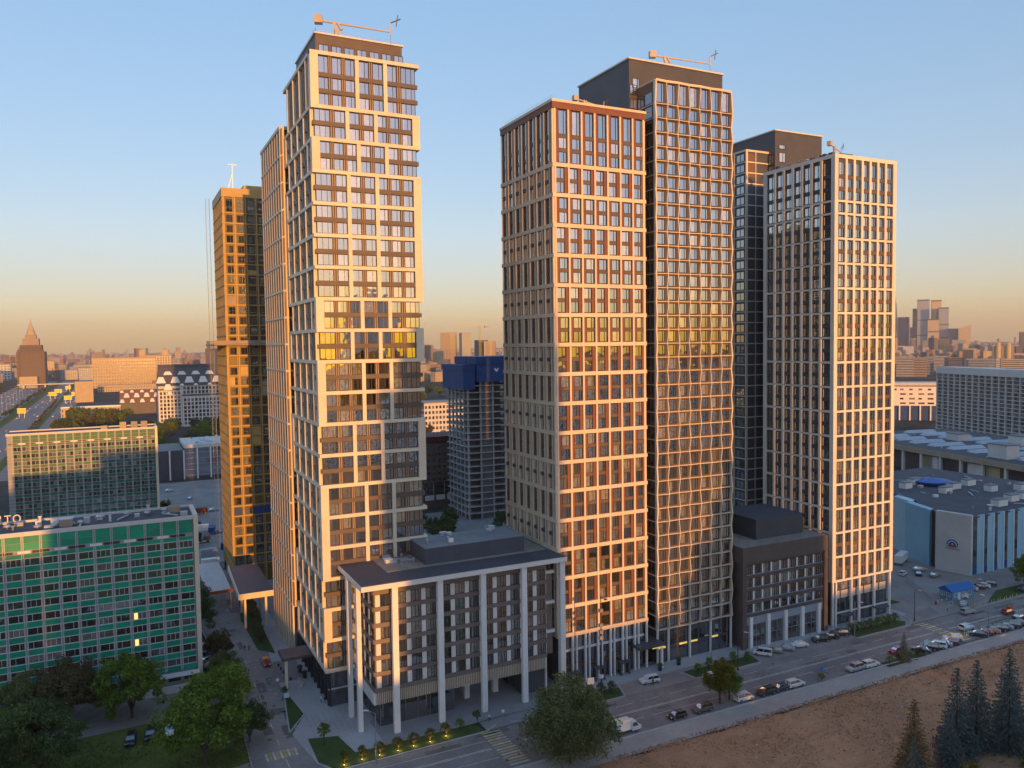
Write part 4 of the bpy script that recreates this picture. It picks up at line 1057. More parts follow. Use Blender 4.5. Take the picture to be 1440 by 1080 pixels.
# brown office behind, with maroon top; white-blue block further on
BR = block('office_block', 'brown stone office with small square windows beside the bare concrete tower', 'office', 139, 356, 46, 18, 31, 0, 'brown_brick', 'maroon', 6, 17, 'shop_glass', z0=12, wh=.42, ww=.42, para=3.2)
b = MB(); b.box(-22.8, .3, 3.4, 22.8, 17, 11.9, 'shop_glass'); b.build('lower_glazing', BR)
b = MB(); b.box(-23, 0, 0, 23, 18, 3.4, 'brown_brick'); b.build('base_wall', BR)
for k in range(9):
    b = MB(); b.box(-22.8 + k * 5.6, .05, 3.4, -22.4 + k * 5.6, .3, 11.9, 'tan_wall'); b.build('pier', BR)
for k in range(5):
    b = MB(); b.box(0, -.3, 0, 4.6, .0, 2.4, 'white_panel'); b.build('sign_panel', BR, (-16 + k * 5.6, 0, 3.6))
block('office_block', 'white and pale blue office block beyond the brown stone office', 'office', 255, 640, 46, 25, 28, 0, 'light_wall', 'tan_wall', 6, 14, 'office_glass_joined')
block('warehouse', 'long low grey roofed hall beyond the bare concrete tower', 'hall', 300, 830, 110, 60, 12, R(-10), 'light_wall', 'roof_grey', 2, 20)

# --- left background
ST = thing('tower_hotel', 'stepped tower with a golden spire rising beside the highway', 'tower', (-168, 1958, 0))
for k, (w, z0, z1) in enumerate(((52, 0, 76), (40, 76, 90), (30, 90, 104), (20, 104, 112))):
    b = MB(); b.box(-w / 2, -w / 2 + 20, z0, w / 2, w / 2 + 20, z1, 'brown_brick' if k < 2 else 'tan_wall'); b.build('tier', ST)
b = MB(); b.lathe(0, 20, [(9, 112), (6.5, 122), (2.5, 133), (.8, 140), (.3, 148)], 'ochre_wall', 8); b.build('spire', ST)
b = MB()
for k in range(13): b.box(-25 + k * 4, -6.35, 4, -23.4 + k * 4, -5.95, 74, 'dark_brown')
for x in (-24, 21):
    b.box(x, -8, 0, x + 4, -5.9, 80, 'brown_brick')
b.build('window_strip', ST)
b = MB(); b.box(-20, -30, 0, 12, -7, 24, 'ochre_wall'); b.build('entrance_block', ST)
block('office_block', 'wide sunlit golden office with irregular windows beyond the highway', 'office', 8, 1812, 118, 30, 61, R(-2), 'ochre_wall', 'tan_wall', 9, 24, 'far_glass', ww=.45)
OH = block('apartment_house', 'orange stone house with two roof turrets behind the golden office', 'building', 72, 1950, 66, 30, 64, R(-2), 'tan_wall', 'ochre_wall', 12, 12, 'far_glass', ww=.4)
for x in (-27, 20):
    b = MB(); b.box(x - 6, 4, 64, x + 6, 16, 76, 'ochre_wall'); b.box(x - 4, 6, 76, x + 4, 14, 80, 'tan_wall'); b.build('turret', OH)
block('office_block', 'small plain beige block right beside the highway', 'office', -49, 1342, 24, 24, 31, R(4), 'ochre_wall', 'roof_grey', 0, 0)
block('low_house', 'long low yellow house among park trees beside the highway', 'building', -32, 1050, 62, 16, 11, R(-3), 'ochre_wall', 'sheet_metal', 2, 18, 'far_glass', ww=.4)
block('low_house', 'low orange-lit wing in front of the golden office', 'building', 22, 1640, 120, 20, 12, R(-2), 'ochre_wall', 'tan_wall', 2, 30, 'far_glass', ww=.5)
block('office_block', 'yellow lit block far behind the stepped tower hotel', 'office', -212, 3040, 34, 30, 42, 0, 'ochre_wall', 'roof_grey', 8, 6, 'far_glass')
block('apartment_house', 'white and yellow stepped house near the stepped tower hotel', 'building', -292, 2480, 62, 40, 42, 0, 'light_wall', 'tan_wall', 6, 8, 'far_glass')
block('apartment_house', 'dark grey house between the highway and the stepped tower hotel', 'building', -262, 2590, 50, 36, 46, 0, 'brown_brick', 'charcoal', 8, 8, 'far_glass')
for k, (x, y, w, h, wl_) in enumerate(((-120, 2380, 40, 26, 'grey_panel'), (-78, 2330, 36, 32, 'grey_panel'), (-100, 2700, 50, 34, 'tan_wall'), (-38, 2260, 34, 22, 'concrete'), (-30, 2800, 90, 30, 'ochre_wall'))):
    block('apartment_house', ['grey flat-roofed house at the far end of the highway', 'taller grey house at the far end of the highway', 'tan house behind the grey houses at the highway end', 'low concrete house right of the highway end', 'long ochre house on the skyline left of the golden office'][k], 'building', x, y, w, 26, h, 0, wl_, 'roof_grey', 6, 8, 'far_glass')
OV = thing('road_bridge', 'pale road bridge crossing the far end of the highway', 'bridge', (-120, 1905, 0))
b = MB(); b.box(-70, 0, 7, 60, 14, 9, 'stucco'); b.build('deck', OV)
for x in (-60, -22, 22, 52):
    b = MB(); b.box(x, 3, 0, x + 2.5, 11, 7, 'stucco'); b.build('pier', OV)
for k, (x, y, w) in enumerate(((-104, 1075, 8.5), (-98, 1460, 11), (-96, 1560, 11), (-70, 1330, 10), (-66, 1440, 9), (-88, 1690, 9))):
    t = thing('billboard', ['gantry billboard over the near lanes of the highway', 'billboard pair front half in the highway verge', 'billboard pair rear half in the highway verge', 'front billboard beside the beige block', 'rear billboard beside the beige block', 'small billboard at the highway bend'][k], 'billboard', (x, y, 0))
    b = MB(); b.box(-w / 2, 0, 6, w / 2, .6, 11, 'sign_yellow'); b.build('panel', t)
    b = MB(); b.box(-w / 2 - .3, .1, 5.7, w / 2 + .3, .7, 6, 'steel'); b.box(-w / 2 - .3, .1, 11, w / 2 + .3, .7, 11.3, 'steel'); b.build('frame', t)
    for q in (-.3, .3):
        b = MB(); b.bar((w * q, .5, 0), (w * q, .5, 6), .25, 'steel'); b.build('post', t)

# --- skyline groups
for k, (x, y, w, h, m_) in enumerate(((826, 2095, 28, 112, 'tan_wall'), (852, 2105, 24, 113, 'tan_wall'), (872, 2050, 26, 111, 'grey_panel'))):
    block('high_rise', ['left one of three brown high-rises, the widest', 'middle one of three brown high-rises, set back', 'right one of three brown high-rises, grey sided'][k], 'tower', x, y, w, 30, h, R(-24 + 8 * k), m_, 'tan_wall', 30, 6, 'far_glass', ww=.4)
t = thing('tower_hotel', 'orange stepped palace with a short spire on the skyline beside the blue wrapped top', 'tower', (1002, 2242, 0))
for w, z0, z1 in ((44, 0, 42), (24, 42, 56), (12, 56, 66)):
    b = MB(); b.box(-w / 2, -w / 4, z0, w / 2, w / 2, z1, 'ochre_wall'); b.build('tier', t)
b = MB(); b.lathe(0, 3, [(5, 66), (2, 74), (.4, 84)], 'ochre_wall', 8); b.build('spire', t)
block('stadium_hall', 'low maroon and white hall below the three brown high-rises', 'hall', 872, 2000, 64, 40, 17, R(-20), 'light_wall', 'maroon', 2, 16, 'far_glass', para=5)
CITY = [(4937, 3781, 76, 229, 'slate_blue', 'dark blue curved tower with a gold glint among the skyline skyscrapers'), (4939, 3686, 38, 284, 'slate_blue', 'slim dark blue tower with a stepped foot in the skyscraper group'), (4940, 3630, 74, 345, 'grey_panel', 'broad grey slab, widest of the skyscraper group'), (4842, 3484, 66, 205, 'ochre_wall', 'shorter golden slab in front of the skyscraper group'), (4993, 3572, 60, 339, 'ochre_wall', 'golden upper tower half hidden in the skyscraper group'), (4944, 3483, 60, 284, 'grey_panel', 'grey tower with dark bands at the right of the golden slab'), (4946, 3406, 62, 138, 'slate_blue', 'low dark pair tower beside the slanted golden tower'), (4948, 3338, 70, 150, 'ochre_wall', 'golden tower with a slanted top')]
for k, (x, y, w, h, m_, lab) in enumerate(CITY):
    t = thing('skyscraper', lab, 'skyscraper', (x, y, 0), R(-51))
    b = MB(); w2 = w / 2
    if k == 7: b.hexa([(-w2, 0, 0), (w2, 0, 0), (w2, 40, 0), (-w2, 40, 0), (-w2, 0, h - 12), (w2, 0, h + 12), (w2, 40, h + 12), (-w2, 40, h - 12)], m_)
    elif k == 0: b.lathe(0, 30, [(w2, 0), (w2 * 1.04, h * .6), (w2, h)], m_, 16)
    else: b.box(-w2, 0, 0, w2, 50, h, m_)
    b.build('shaft', t)
    if k not in (0, 7):
        for q in (.28, .58, .97):
            b = MB(); b.box(-w2 - .6, -.8, h * q, w2 + .6, 50.6, h * q + 7, 'charcoal'); b.build('dark_band', t)
    if k == 1: b = MB(); b.box(-w2 - 16, 0, 0, -w2, 50, h * .55, m_); b.build('foot', t)
    if k == 5: b = MB(); b.box(-w2 - 10, 10, 0, -w2, 50, h * .97, 'charcoal'); b.build('dark_edge', t)
b = MB(); n = 28
for k in range(n):
    z0, z1 = 376 * k / n, 376 * (k + 1) / n; s0, s1 = 1 - .5 * k / n, 1 - .5 * (k + 1) / n; a0, a1 = 2.3 * k / n, 2.3 * (k + 1) / n
    P_ = [(22 * s * math.cos(a + q), 22 * s * math.sin(a + q), z) for z, s, a in ((z0, s0, a0), (z1, s1, a1)) for q in (.785, 2.356, 3.927, 5.498)]
    b.hexa(P_, 'ochre_wall')
tag(b.build('skyscraper', None, (4935, 3850, 0)), 'twisting golden tower peeping out beside the pale stone grid tower', 'skyscraper')
ROWS = [(3140, 2378, 44, 44, 'light_wall', 'pale flat block in front of the dark blue curved tower'), (3295, 2415, 52, 45, 'tan_wall', 'tan flat block in front of the broad grey skyscraper'), (3340, 2390, 22, 45, 'ochre_wall', 'narrow ochre block beside the tan flat block'), (3321, 2344, 60, 74, 'slate_blue', 'dark blue office mass below the grey banded skyscraper'), (3639, 2484, 57, 69, 'grey_panel', 'arch-shaped grey office with pale top'),
        (1440, 1097, 34, 41, 'concrete', 'grey panel block with two shallow bays at the row start'), (1457, 1076, 24, 39, 'tan_wall', 'copper-sided panel block with a golden flank'), (1557, 1130, 20, 38, 'grey_panel', 'narrow striped grey panel block'), (1741, 1236, 34, 35, 'concrete', 'low panel block with pale roof edge in the row'), (1758, 1205, 34, 32, 'concrete_dark', 'low dark panel block next to the blue-edged one'), (1772, 1185, 20, 50, 'slate_blue', 'taller panel block with a deep blue edge'), (2046, 1362, 30, 49, 'ochre_wall', 'golden balconied block rising above the row'),
        (1596, 1038, 58, 34, 'grey_panel', 'long grey-blue panel block in the row'), (1560, 975, 18, 36, 'light_wall', 'pale narrow panel block closing the row'), (2315, 1442, 54, 52, 'tan_wall', 'tall tan block with two round golden towers'), (1522, 925, 46, 36, 'ochre_wall', 'block with rounded golden stair towers'), (3429, 2048, 34, 99, 'slate_blue', 'dark blue tower at the end of the skyline')]
for x, y, w, h, m_, lab in ROWS:
    t = block('panel_block', lab, 'building', x, y, w, 16, h, R(-50), m_, 'roof_grey', max(6, int(h / 3.3)), max(4, int(w / 4)), 'far_glass', band=(h < 42), wh=.5, ww=.5)
    if 'two round' in lab:
        for q in (-14, 12):
            b = MB(); b.lathe(q, 0, [(7, 0), (7, 58), (5, 62)], 'ochre_wall', 12); b.build('round_tower', t)
# big slab with a concrete grid on the right
BS = thing('apartment_slab', 'huge grey apartment slab with a pale balcony grid', 'building', (620, 441.5, 0), math.atan2(349.8 - 441.6, 587.6 - 620.4))
b = MB(); b.box(0, 0, 0, 130, 15, 48.5, 'concrete_dark'); b.build('wall', BS)
b = MB(); b.box(-.6, -1.3, 48.5, 130.6, 15.6, 54, 'stucco'); b.build('attic_band', BS)
for r in range(16):
    b = MB(); b.box(0, -1.2, 0, 130, .05, .4, 'stucco'); b.build('balcony_slab', BS, (0, 0, 1.5 + 2.95 * r))
for k in range(19):
    b = MB(); b.box(0, -1.25, 0, .7, .05, 48.5, 'stucco'); b.build('grid_pier', BS, (k * 7.2, 0, 0))
g = MB(); F = Face(BS, 0, 0)
for r in range(16):
    for k in range(36): F.join(g, .9 + k * 3.6, 3.4 + k * 3.6, 2.2 + 2.95 * r, 4.1 + 2.95 * r, .0, .1, 'office_glass_joined')
stuff(g.build('window_row', BS))
SB = thing('office_block', 'white curved office with strip windows above a blue glazed hall', 'office', (655, 528, 0), R(-42))
b = MB(); b.box(0, 0, 14, 75, 25, 33, 'white_panel'); b.build('wall', SB)
b = MB(); b.box(2, 1, 33, 60, 24, 36, 'light_wall'); b.box(-.3, -.3, 32.4, 75.3, 25.3, 33.2, 'roof_dark'); b.build('roof', SB)
b = MB(); b.box(0, .5, 0, 75, 24, 14, 'blue_wrap'); b.build('blue_hall', SB)
for k in range(9):
    b = MB(); b.box(k * 9, -.8, 0, k * 9 + 1.2, .4, 14, 'white_panel'); b.build('hall_column', SB)
g = MB()
for r in range(4):
    for k in range(9): Face(SB, 0, 0).join(g, 3 + k * 8, 3 + k * 8 + rng.choice([3, 5, 5.5]), 15.5 + r * 4.4, 17.2 + r * 4.4, .0, .1, 'office_glass_joined')
stuff(g.build('window_row', SB))

# --- exhibition pavilion with wide flat roof
EX = thing('exhibition_hall', 'wide low exhibition hall with ribbed skylights on a flat roof', 'hall', (414.6, 321, 0), math.atan2(235.3 - 320.7, 395.5 - 414.6))
b = MB(); b.box(-60, 0, 12, 180, 90, 15, 'tan_wall'); b.build('roof_edge', EX)
b = MB(); b.box(-59, .6, 0, 179, 89, .1, 'roof_dark'); b.build('roof_membrane', EX, (0, 0, 15.0))
b = MB(); b.box(-56, 6, 0, 176, 86, 12, 'charcoal'); b.build('wall', EX)
for k in range(14):
    for r in range(2):
        b = MB(); b.hexa([(0, 0, 0), (6, 0, 0), (6, 22, 0), (0, 22, 0), (2.5, .6, 1.6), (3.5, .6, 1.6), (3.5, 21.4, 1.6), (2.5, 21.4, 1.6)], 'sheet_metal'); b.build('skylight', EX, (-50 + k * 15, 12 + r * 34, 15.1))
for x, y, w, h in ((58, 8, 12, 7), (-30, 4, 8, 6), (75, 40, 9, 8), (20, 60, 10, 5), (110, 20, 14, 6), (-10, 44, 10, 4)):
    b = MB(); b.box(0, 0, 0, w, 8, h, 'stucco'); b.box(-.3, -.3, h, w + .3, 8.3, h + .5, 'roof_grey'); b.build('roof_cabin', EX, (x, y, 15.1))
for k in range(16):
    b = MB(); b.box(-55 + k * 14.5, .8, 0, -53.6 + k * 14.5, 2.2, 12, 'stucco'); b.build('pillar', EX)
for x, m_ in ((16, 'ochre_wall'), (62, 'ochre_wall'), (50, 'stucco'), (20, 'stucco')):
    b = MB(); b.box(x, 3, 3, x + 9, 5.5, 11, m_); b.build('porch_block', EX)

# --- blue ribbed building with an emblem wall
AQ = thing('sports_hall', 'blue ribbed hall with a plain grey emblem wall beside the car park', 'hall', (247.6, 163.8, 0))
b = MB(); b.prism([(-1.8, 10.6), (.2, .6), (80, .6), (80, 75), (30, 75), (14, 40), (10, 28)], 0, 18.8, 'slate_blue'); b.build('body_wall', AQ)
b = MB(); b.prism([(-2.0, 10.6), (0, .3), (80.2, .3), (80.2, 75.2), (30, 75.2), (13.6, 40), (9.6, 28)], 18.8, 19.3, 'roof_dark'); b.build('roof', AQ)
b = MB(); b.prism([(-2.4, 10.9), (-.2, -.3), (1.4, .3), (-.9, 11.2)], 0, 20.0, 'stucco'); b.build('emblem_wall', AQ)
# emblem: half disc with a blue dome, red base and underline, standing off the wall
ex = thing('wall_emblem', 'blue and red half-round emblem on the grey wall of the blue hall', 'emblem', (246.15, 169.2, 9.2), math.atan2(-11.2, 2.2))
def disc(r0, r1, a0, a1, y, mt, name, n=18, sx=1.0):
    b = MB()
    for k in range(n):
        p, q = a0 + (a1 - a0) * k / n, a0 + (a1 - a0) * (k + 1) / n
        P_ = [(r * math.cos(t) * sx, yy, r * math.sin(t)) for yy in (y - .06, y) for r, t in ((r0, p), (r1, p), (r1, q), (r0, q))]
        b.hexa(P_, mt)
    return b.build(name, ex)
disc(1.5, 1.85, 0, math.pi, 0, 'logo_blue', 'outer_ring'); disc(1.2, 1.45, 0, math.pi, 0, 'white_paint', 'inner_ring'); disc(.01, 1.15, 0, math.pi, 0, 'logo_blue', 'dome')
b = MB(); b.box(-1.4, -.16, -.55, 1.4, -.08, -.1, 'logo_red'); b.build('base_bar', ex); b = MB(); b.quad([(-.5, -.1, .2), (0, -.1, .75), (.5, -.1, .2)], 'white_paint'); b.build('dome_mark', ex); b = MB(); b.box(-2.3, -.16, -1.25, 2.5, -.08, -1.1, 'logo_blue'); b.build('underline', ex)
F = Face(AQ, 0, .6)
for k in range(14):
    u = .8 + k * 5.4
    F.box('glass_strip', u + .5, u + 3.0, 2.4, 18.2, .0, .2, 'shop_glass'); F.box('blue_base', u + .5, u + 3.0, 0, 2.4, .0, .25, 'blue_wrap')
    b = MB(); b.prism([(u + 3.0, .42), (u + 5.6, .12), (u + 5.9, .14), (u + 5.9, .55)], 0, 19.6, 'aqua_panel'); b.build('blade_wall', AQ)
    b = MB(); b.box(u + 5.45, -.12, 0, u + 5.95, .3, 19.65, 'aqua_light'); b.build('blade_edge', AQ)
b = MB(); b.prism([(-1.2, 14), (1.6, 14.6), (6.4, 26.4), (3.6, 27)], 0, 19.5, 'aqua_panel'); b.build('blade_wall', AQ)
b = MB(); b.prism([(5.6, 26), (9.8, 28), (13, 37), (9.0, 36)], 0, 19.5, 'aqua_light'); b.build('blade_wall', AQ)
b = MB(); b.prism([(8.8, 33), (10.8, 33), (16.8, 56), (14.0, 57)], 4.4, 9.4, 'aqua_light'); b.build('entrance_fascia', AQ)
for x, y, w in ((24, 6, 5), (36, 9, 4.5), (44, 10, 5), (30, 30, 4), (40, 34, 5), (52, 36, 5), (60, 20, 6), (26, 44, 4), (48, 24, 4), (36, 48, 6)):
    b = MB(); b.box(0, 0, 0, w, 3, 2.2, 'white_panel'); b.box(-.1, -.1, 2.2, w + .1, 3.1, 2.5, 'roof_grey'); b.build('roof_cabin', AQ, (x, y, 19.3))
b = MB(); b.lathe(0, 0, [(5, 0), (7, .9), (7.4, 1.6), (1, 2.6)], 'blue_roof', 20); b.build('roof_dome', AQ, (44, 46, 19.3))
b = MB(); b.lathe(0, 0, [(.4, 0), (.4, 1.2), (1.1, 1.9), (.1, 1.6)], 'white_paint', 10); b.build('satellite_dish', AQ, (16, 4, 19.3))
def roof_clutter(parent, x0, y0, x1, y1, z, n, seed):
    q = random.Random(seed)
    for k in range(n):
        x, y = q.uniform(x0, x1), q.uniform(y0, y1); t_ = q.random(); b = MB()
        if t_ < .4: b.box(0, 0, 0, q.uniform(.8, 2), q.uniform(.8, 1.6), q.uniform(.5, 1.3), q.choice(['sheet_metal', 'white_panel', 'grey_panel'])); nm = 'roof_unit'
        elif t_ < .7: b.bar((0, 0, .35), (q.uniform(-6, 6), q.uniform(-6, 6), .35), .22, 'sheet_metal'); nm = 'roof_duct'
        else: b.lathe(0, 0, [(.2, 0), (.2, .7), (.34, .75), (.3, 1.0)], 'steel', 8); nm = 'vent_pipe'
        b.build(nm, parent, (x, y, z))
roof_clutter(AQ, 6, 6, 70, 60, 19.3, 34, 1); roof_clutter(EX, -40, 6, 150, 80, 15.1, 40, 2); roof_clutter(PD, 8.5, 8.5, 15.5, 17, 31.14, 7, 3); roof_clutter(PD, 18, 9.5, 38, 17.5, 34.74, 10, 4); roof_clutter(DD, 2, 2, 8.5, 23, 26.1, 7, 5); roof_clutter(GA, 4, 2, 60, 11, 39.0, 22, 6); roof_clutter(ML, 20, 4, 60, 36, 20.6, 16, 7)
# skyline mass: far roofs beyond counting
r3 = random.Random(11); b = MB(); cols = ['fc0', 'fc1', 'fc2', 'fc3', 'fc4']
for n_, c in zip(cols, ((.40, .33, .26), (.30, .20, .15), (.33, .34, .35), (.16, .15, .15), (.46, .38, .25))): mat(n_, c, .8, .1, .02, .3, floors=True)
for k in range(5200):
    dep = 1700 + 9000 * r3.random() ** 1.5; ang = R(r3.uniform(-36, 37)) + YAW
    x, y = dep * math.sin(ang), dep * math.cos(ang)
    if -260 < x < 60 and y < 2500: continue
    if x > 4500 and 3200 < y < 4100: continue
    if ang - YAW > R(20) and dep < 2700: continue
    w, d = r3.uniform(14, 55), r3.uniform(12, 24); h = r3.choice([8, 12, 16, 20, 26, 28, 34, 40]) * r3.uniform(.8, 1.2)
    if r3.random() < .03: h, w = r3.uniform(55, 95), 24
    b.obox(x, y, 0, h, w, d, r3.choice([0, R(90), R(-45), R(-30), R(20)]), r3.choice(cols))
stuff(tag(b.build('distant_city'), 'hazy mass of low city roofs along the horizon', 'city'))

# --- unseen blocks added behind the viewpoint to cast shade; also mirrored in window glass
def shade_block(x0, x1, y, d, h, m_, label, steps=()):
    t = thing('apartment_house', label, 'building', ((x0 + x1) / 2, y, 0)); w = x1 - x0  # unseen shade caster, built like a plain house
    b = MB(); b.box(-w / 2, -d, 0, w / 2, 0, h, m_); b.build('wall', t)
    b = MB(); b.box(-w / 2 - .4, -d - .4, h, w / 2 + .4, .4, h + .8, 'roof_grey'); b.build('roof', t)
    g = MB(); F = Face(t, w / 2, 0, math.pi); n = max(2, int(w / 3.6))
    for r in range(int(h / 3.2) - 1):
        for k in range(n): F.join(g, .9 + k * w / n, 2.6 + k * w / n, 2 + r * 3.2, 3.9 + r * 3.2, .0, .1, 'office_glass_joined')
    stuff(g.build('window_row', t))
    for a, c, z in steps:
        b = MB(); b.box(a - (x0 + x1) / 2, -d * .8, h + .8, c - (x0 + x1) / 2, -d * .2, z, m_); b.build('tier', t)
    return t
SY = -150
for x0, x1, h, m_, lab, st in (
    (-420, -60, 62, 'light_wall', 'unseen long pale slab added for shade, facing the green offices across the field', ()), (-58, -8.2, 72, 'light_wall', 'unseen pale slab added for shade, opposite the left part of the emerald office', ()), (-7.5, 34, 86, 'light_wall', 'unseen tall slab added for shade, opposite the right part of the emerald office', ()),
    (35, 59, 45, 'light_wall', 'unseen low block added for shade, opposite the staggered golden tower', ()), (59.5, 97, 104, 'light_wall', 'unseen stepped tower added for shade, opposite the colonnaded block', ((64, 97, 113), (67, 96, 121), (71, 95, 131), (75, 93, 142), (81, 89, 160))),
    (98, 129.5, 46, 'light_wall', 'unseen low block added for shade, opposite the red-panelled tower', ()), (131, 176, 54, 'light_wall', 'unseen stepped slab added for shade, opposite the lattice tower', ((135, 176, 64), (140, 176, 74), (144, 176, 84), (150.2, 176, 124))),
    (178, 214, 43.5, 'light_wall', 'unseen low block added for shade, opposite the pale stone grid tower', ()), (216, 320, 64, 'light_wall', 'unseen long slab added for shade, opposite the blue ribbed hall', ()), (324, 620, 74, 'light_wall', 'unseen very long slab added for shade, opposite the exhibition hall', ())):
    shade_block(x0 - 18.5, x1 - 18.5, SY, 18, h - 12, m_, lab, [(a_ - 18.5, c_ - 18.5, z_ - 12) for a_, c_, z_ in st])  # heights shaped to the shade wanted; pale walls bounce fill light

# ------------------------------------------------------------------ trees
nr = np.random.RandomState(3)
def leaf_mesh(cent, rad, per, size, mt, droop=0.0, flat=.0):
    """leaf-sized faces spread in clumps round the given centres"""
    n = len(cent) * per
    c = np.repeat(np.array(cent), per, axis=0); r = np.repeat(np.array(rad), per)[:, None]
    d = nr.normal(size=(n, 3)); d /= np.linalg.norm(d, axis=1, keepdims=True)
    p = c + d * r * nr.uniform(.55, 1.05, (n, 1)) * np.array([1, 1, .8])
    if droop: p[:, 2] -= droop * nr.uniform(0, 1, n) ** 2
    nrm = d + nr.normal(size=(n, 3)) * .8; nrm[:, 2] += .4
    nrm /= np.linalg.norm(nrm, axis=1, keepdims=True)
    a = np.cross(nrm, nr.normal(size=(n, 3))); a /= np.linalg.norm(a, axis=1, keepdims=True); b_ = np.cross(nrm, a)
    s = size * nr.uniform(.6, 1.3, (n, 1))
    a *= s; b_ *= s * .7
    v = np.stack([p - a, p - b_ * .8, p + a, p + b_ * .8], 1).reshape(-1, 3)
    me = bpy.data.meshes.new('crown')
    me.vertices.add(4 * n); me.vertices.foreach_set('co', v.ravel())
    me.loops.add(4 * n); me.loops.foreach_set('vertex_index', np.arange(4 * n))
    me.polygons.add(n); me.polygons.foreach_set('loop_start', np.arange(0, 4 * n, 4)); me.polygons.foreach_set('loop_total', np.full(n, 4))
    me.materials.append(MATS[mt]); me.update(); me.validate(); return me
def crown_points(n, rx, rz, zc, lump=.35, low=-.8):
    out = []; lob = nr.normal(size=(6, 3)); lob /= np.linalg.norm(lob, axis=1, keepdims=True)
    while len(out) < n:
        d = nr.normal(size=3); d /= np.linalg.norm(d)
        if d[2] < low: continue
        k = 1 - lump + lump * 1.6 * max(0, (lob @ d).max()) ** 3
        q = nr.uniform(.35, 1) ** .5 * k
        out.append((d[0] * rx * q, d[1] * rx * q, zc + d[2] * rz * q))
    return out
def trunk_mb(h, r, limbs, spread, top):
    b = MB(); b.bar((0, 0, -.2), (.1, .05, h), r, 'bark', r * .65, 7)
    for k in range(limbs):
        a = 2 * math.pi * k / limbs + nr.uniform(-.4, .4); q = spread * nr.uniform(.5, .9)
        m_ = (q * .45 * math.cos(a), q * .45 * math.sin(a), h + (top - h) * .45)
        b.bar((.08, .04, h * nr.uniform(.75, 1)), m_, r * .5, 'bark', r * .3, 5)
        b.bar(m_, (q * math.cos(a), q * math.sin(a), h + (top - h) * nr.uniform(.6, .95)), r * .3, 'bark', r * .08, 5)
    return b
def tree_proto(name, H, rx, mt, clumps, per, size, trunk_h, droop=0.0, lump=.35, low=-.75, cr=.24):
    t = empty(name); t['category'] = 'tree'
    zc = trunk_h + (H - trunk_h) * .5; rz = (H - trunk_h) * .5
    trunk_mb(trunk_h, H * .02 + .08, 6, rx, H * .92).build('trunk', t)
    pts = crown_points(clumps, rx * .86, rz * .9, zc, lump, low)
    link('crown', leaf_mesh(pts, [rx * cr * nr.uniform(.6, 1.25) for _ in pts], per, size, mt, droop), t)
    return t
def spruce_proto(name, H, R0, mt, levels, per, size):
    t = empty(name); b = MB(); b.bar((0, 0, -.2), (0, 0, H * .97), .22, 'bark', .03, 6); b.build('trunk', t)
    cent, rad = [], []
    for k in range(levels):
        q = k / levels; z = H * (.06 + .93 * q); r = R0 * (1 - q) ** .85 + .12; nb = max(3, int(11 * (1 - q) + 3)); ph = nr.uniform(0, 6)
        for j in range(nb):
            a = ph + 2 * math.pi * j / nb + nr.uniform(-.2, .2)
            rr = r * nr.uniform(.75, 1.1)
            for s_ in np.linspace(.25, 1, max(3, int(rr / .34))):
                cent.append((rr * s_ * math.cos(a), rr * s_ * math.sin(a), z - .5 * rr * s_ + .22 * rr * s_ * s_ + nr.uniform(-.12, .12))); rad.append(.13 + .17 * (1 - q) * (1.15 - .6 * s_))
    link('crown', leaf_mesh(cent, rad, per, size, mt, .1), t)
    return t
def grow(proto, label, x, y, s=1.0, rz=None, mt=None, cat='tree', group=None, used=set(), sz=1.0):
    if id(proto) in used: o = dup(proto, (x, y, 0), rng.uniform(0, 6.3) if rz is None else rz, (s, s, s * sz))
    else:
        used.add(id(proto)); o = proto; o.location = (x, y, 0); o.rotation_euler = (0, 0, rng.uniform(0, 6.3)); o.scale = (s, s, s * sz)
    TONE = {'leaf_green': 'fresh green ', 'leaf_dark': 'dark green ', 'leaf_willow': 'olive ', 'leaf_brown': 'brownish ', 'leaf_yellow': 'yellow-green '}
    o['label'] = (TONE.get(mt, '') if group and 'uplit' not in label else '') + label; o['category'] = cat
    if group: o['group'] = group
    elif 'group' in o: del o['group']
    for c in o.children:
        if c.name.startswith('crown'):
            if not c.material_slots[0].link == 'OBJECT': c.material_slots[0].link = 'OBJECT'
            c.material_slots[0].material = MATS[mt or c.data.materials[0].name]
    return o
TA = tree_proto('broadleaf_tree', 18, 9.0, 'leaf_green', 105, 190, .27, 2.2, .3, .4, -.8, .19)
TB = tree_proto('broadleaf_tree', 15, 7.6, 'leaf_green', 90, 170, .25, 1.6, .3, .45, -.8, .19)
TW = tree_proto('willow_tree', 17, 9.6, 'leaf_willow', 140, 190, .24, 1.2, 1.6, .4, -.95, .2)
TC = tree_proto('birch_tree', 12.5, 4.4, 'leaf_yellow', 56, 140, .2, 2.4, 2.4, .45, -.9, .22)
TS = tree_proto('young_tree', 5.2, 1.7, 'leaf_green', 26, 46, .14, 1.9, .1)
TP = tree_proto('park_tree', 15, 6.8, 'leaf_green', 60, 46, .55, 3.0, .3, .4)
SH = tree_proto('shrub', 2.3, 1.15, 'leaf_green', 16, 46, .11, .5, .1, .3, -.4, .35)
SP = spruce_proto('spruce_tree', 16, 3.9, 'leaf_blue', 27, 10, .15)
grow(TA, 'big fresh green tree beside the lit-crossing end of the side street', 12.0, 156.5, 1.06, mt='leaf_green')
grow(TB, 'green tree in front of the emerald office entrance', -.2, 183.5, 1.04)
grow(TB, 'yellow-green tree partly behind the dark lawn tree', -25.5, 172, .92, mt='leaf_green')
grow(TA, 'large dark green tree on the yard lawn', -15.5, 163, .98, mt='leaf_dark')
grow(TB, 'brownish tree close to the emerald office front', -12.5, 184, 1.06, mt='leaf_brown')
grow(TB, 'dull olive tree behind the large dark lawn tree', -20, 185, .96, mt='leaf_willow')
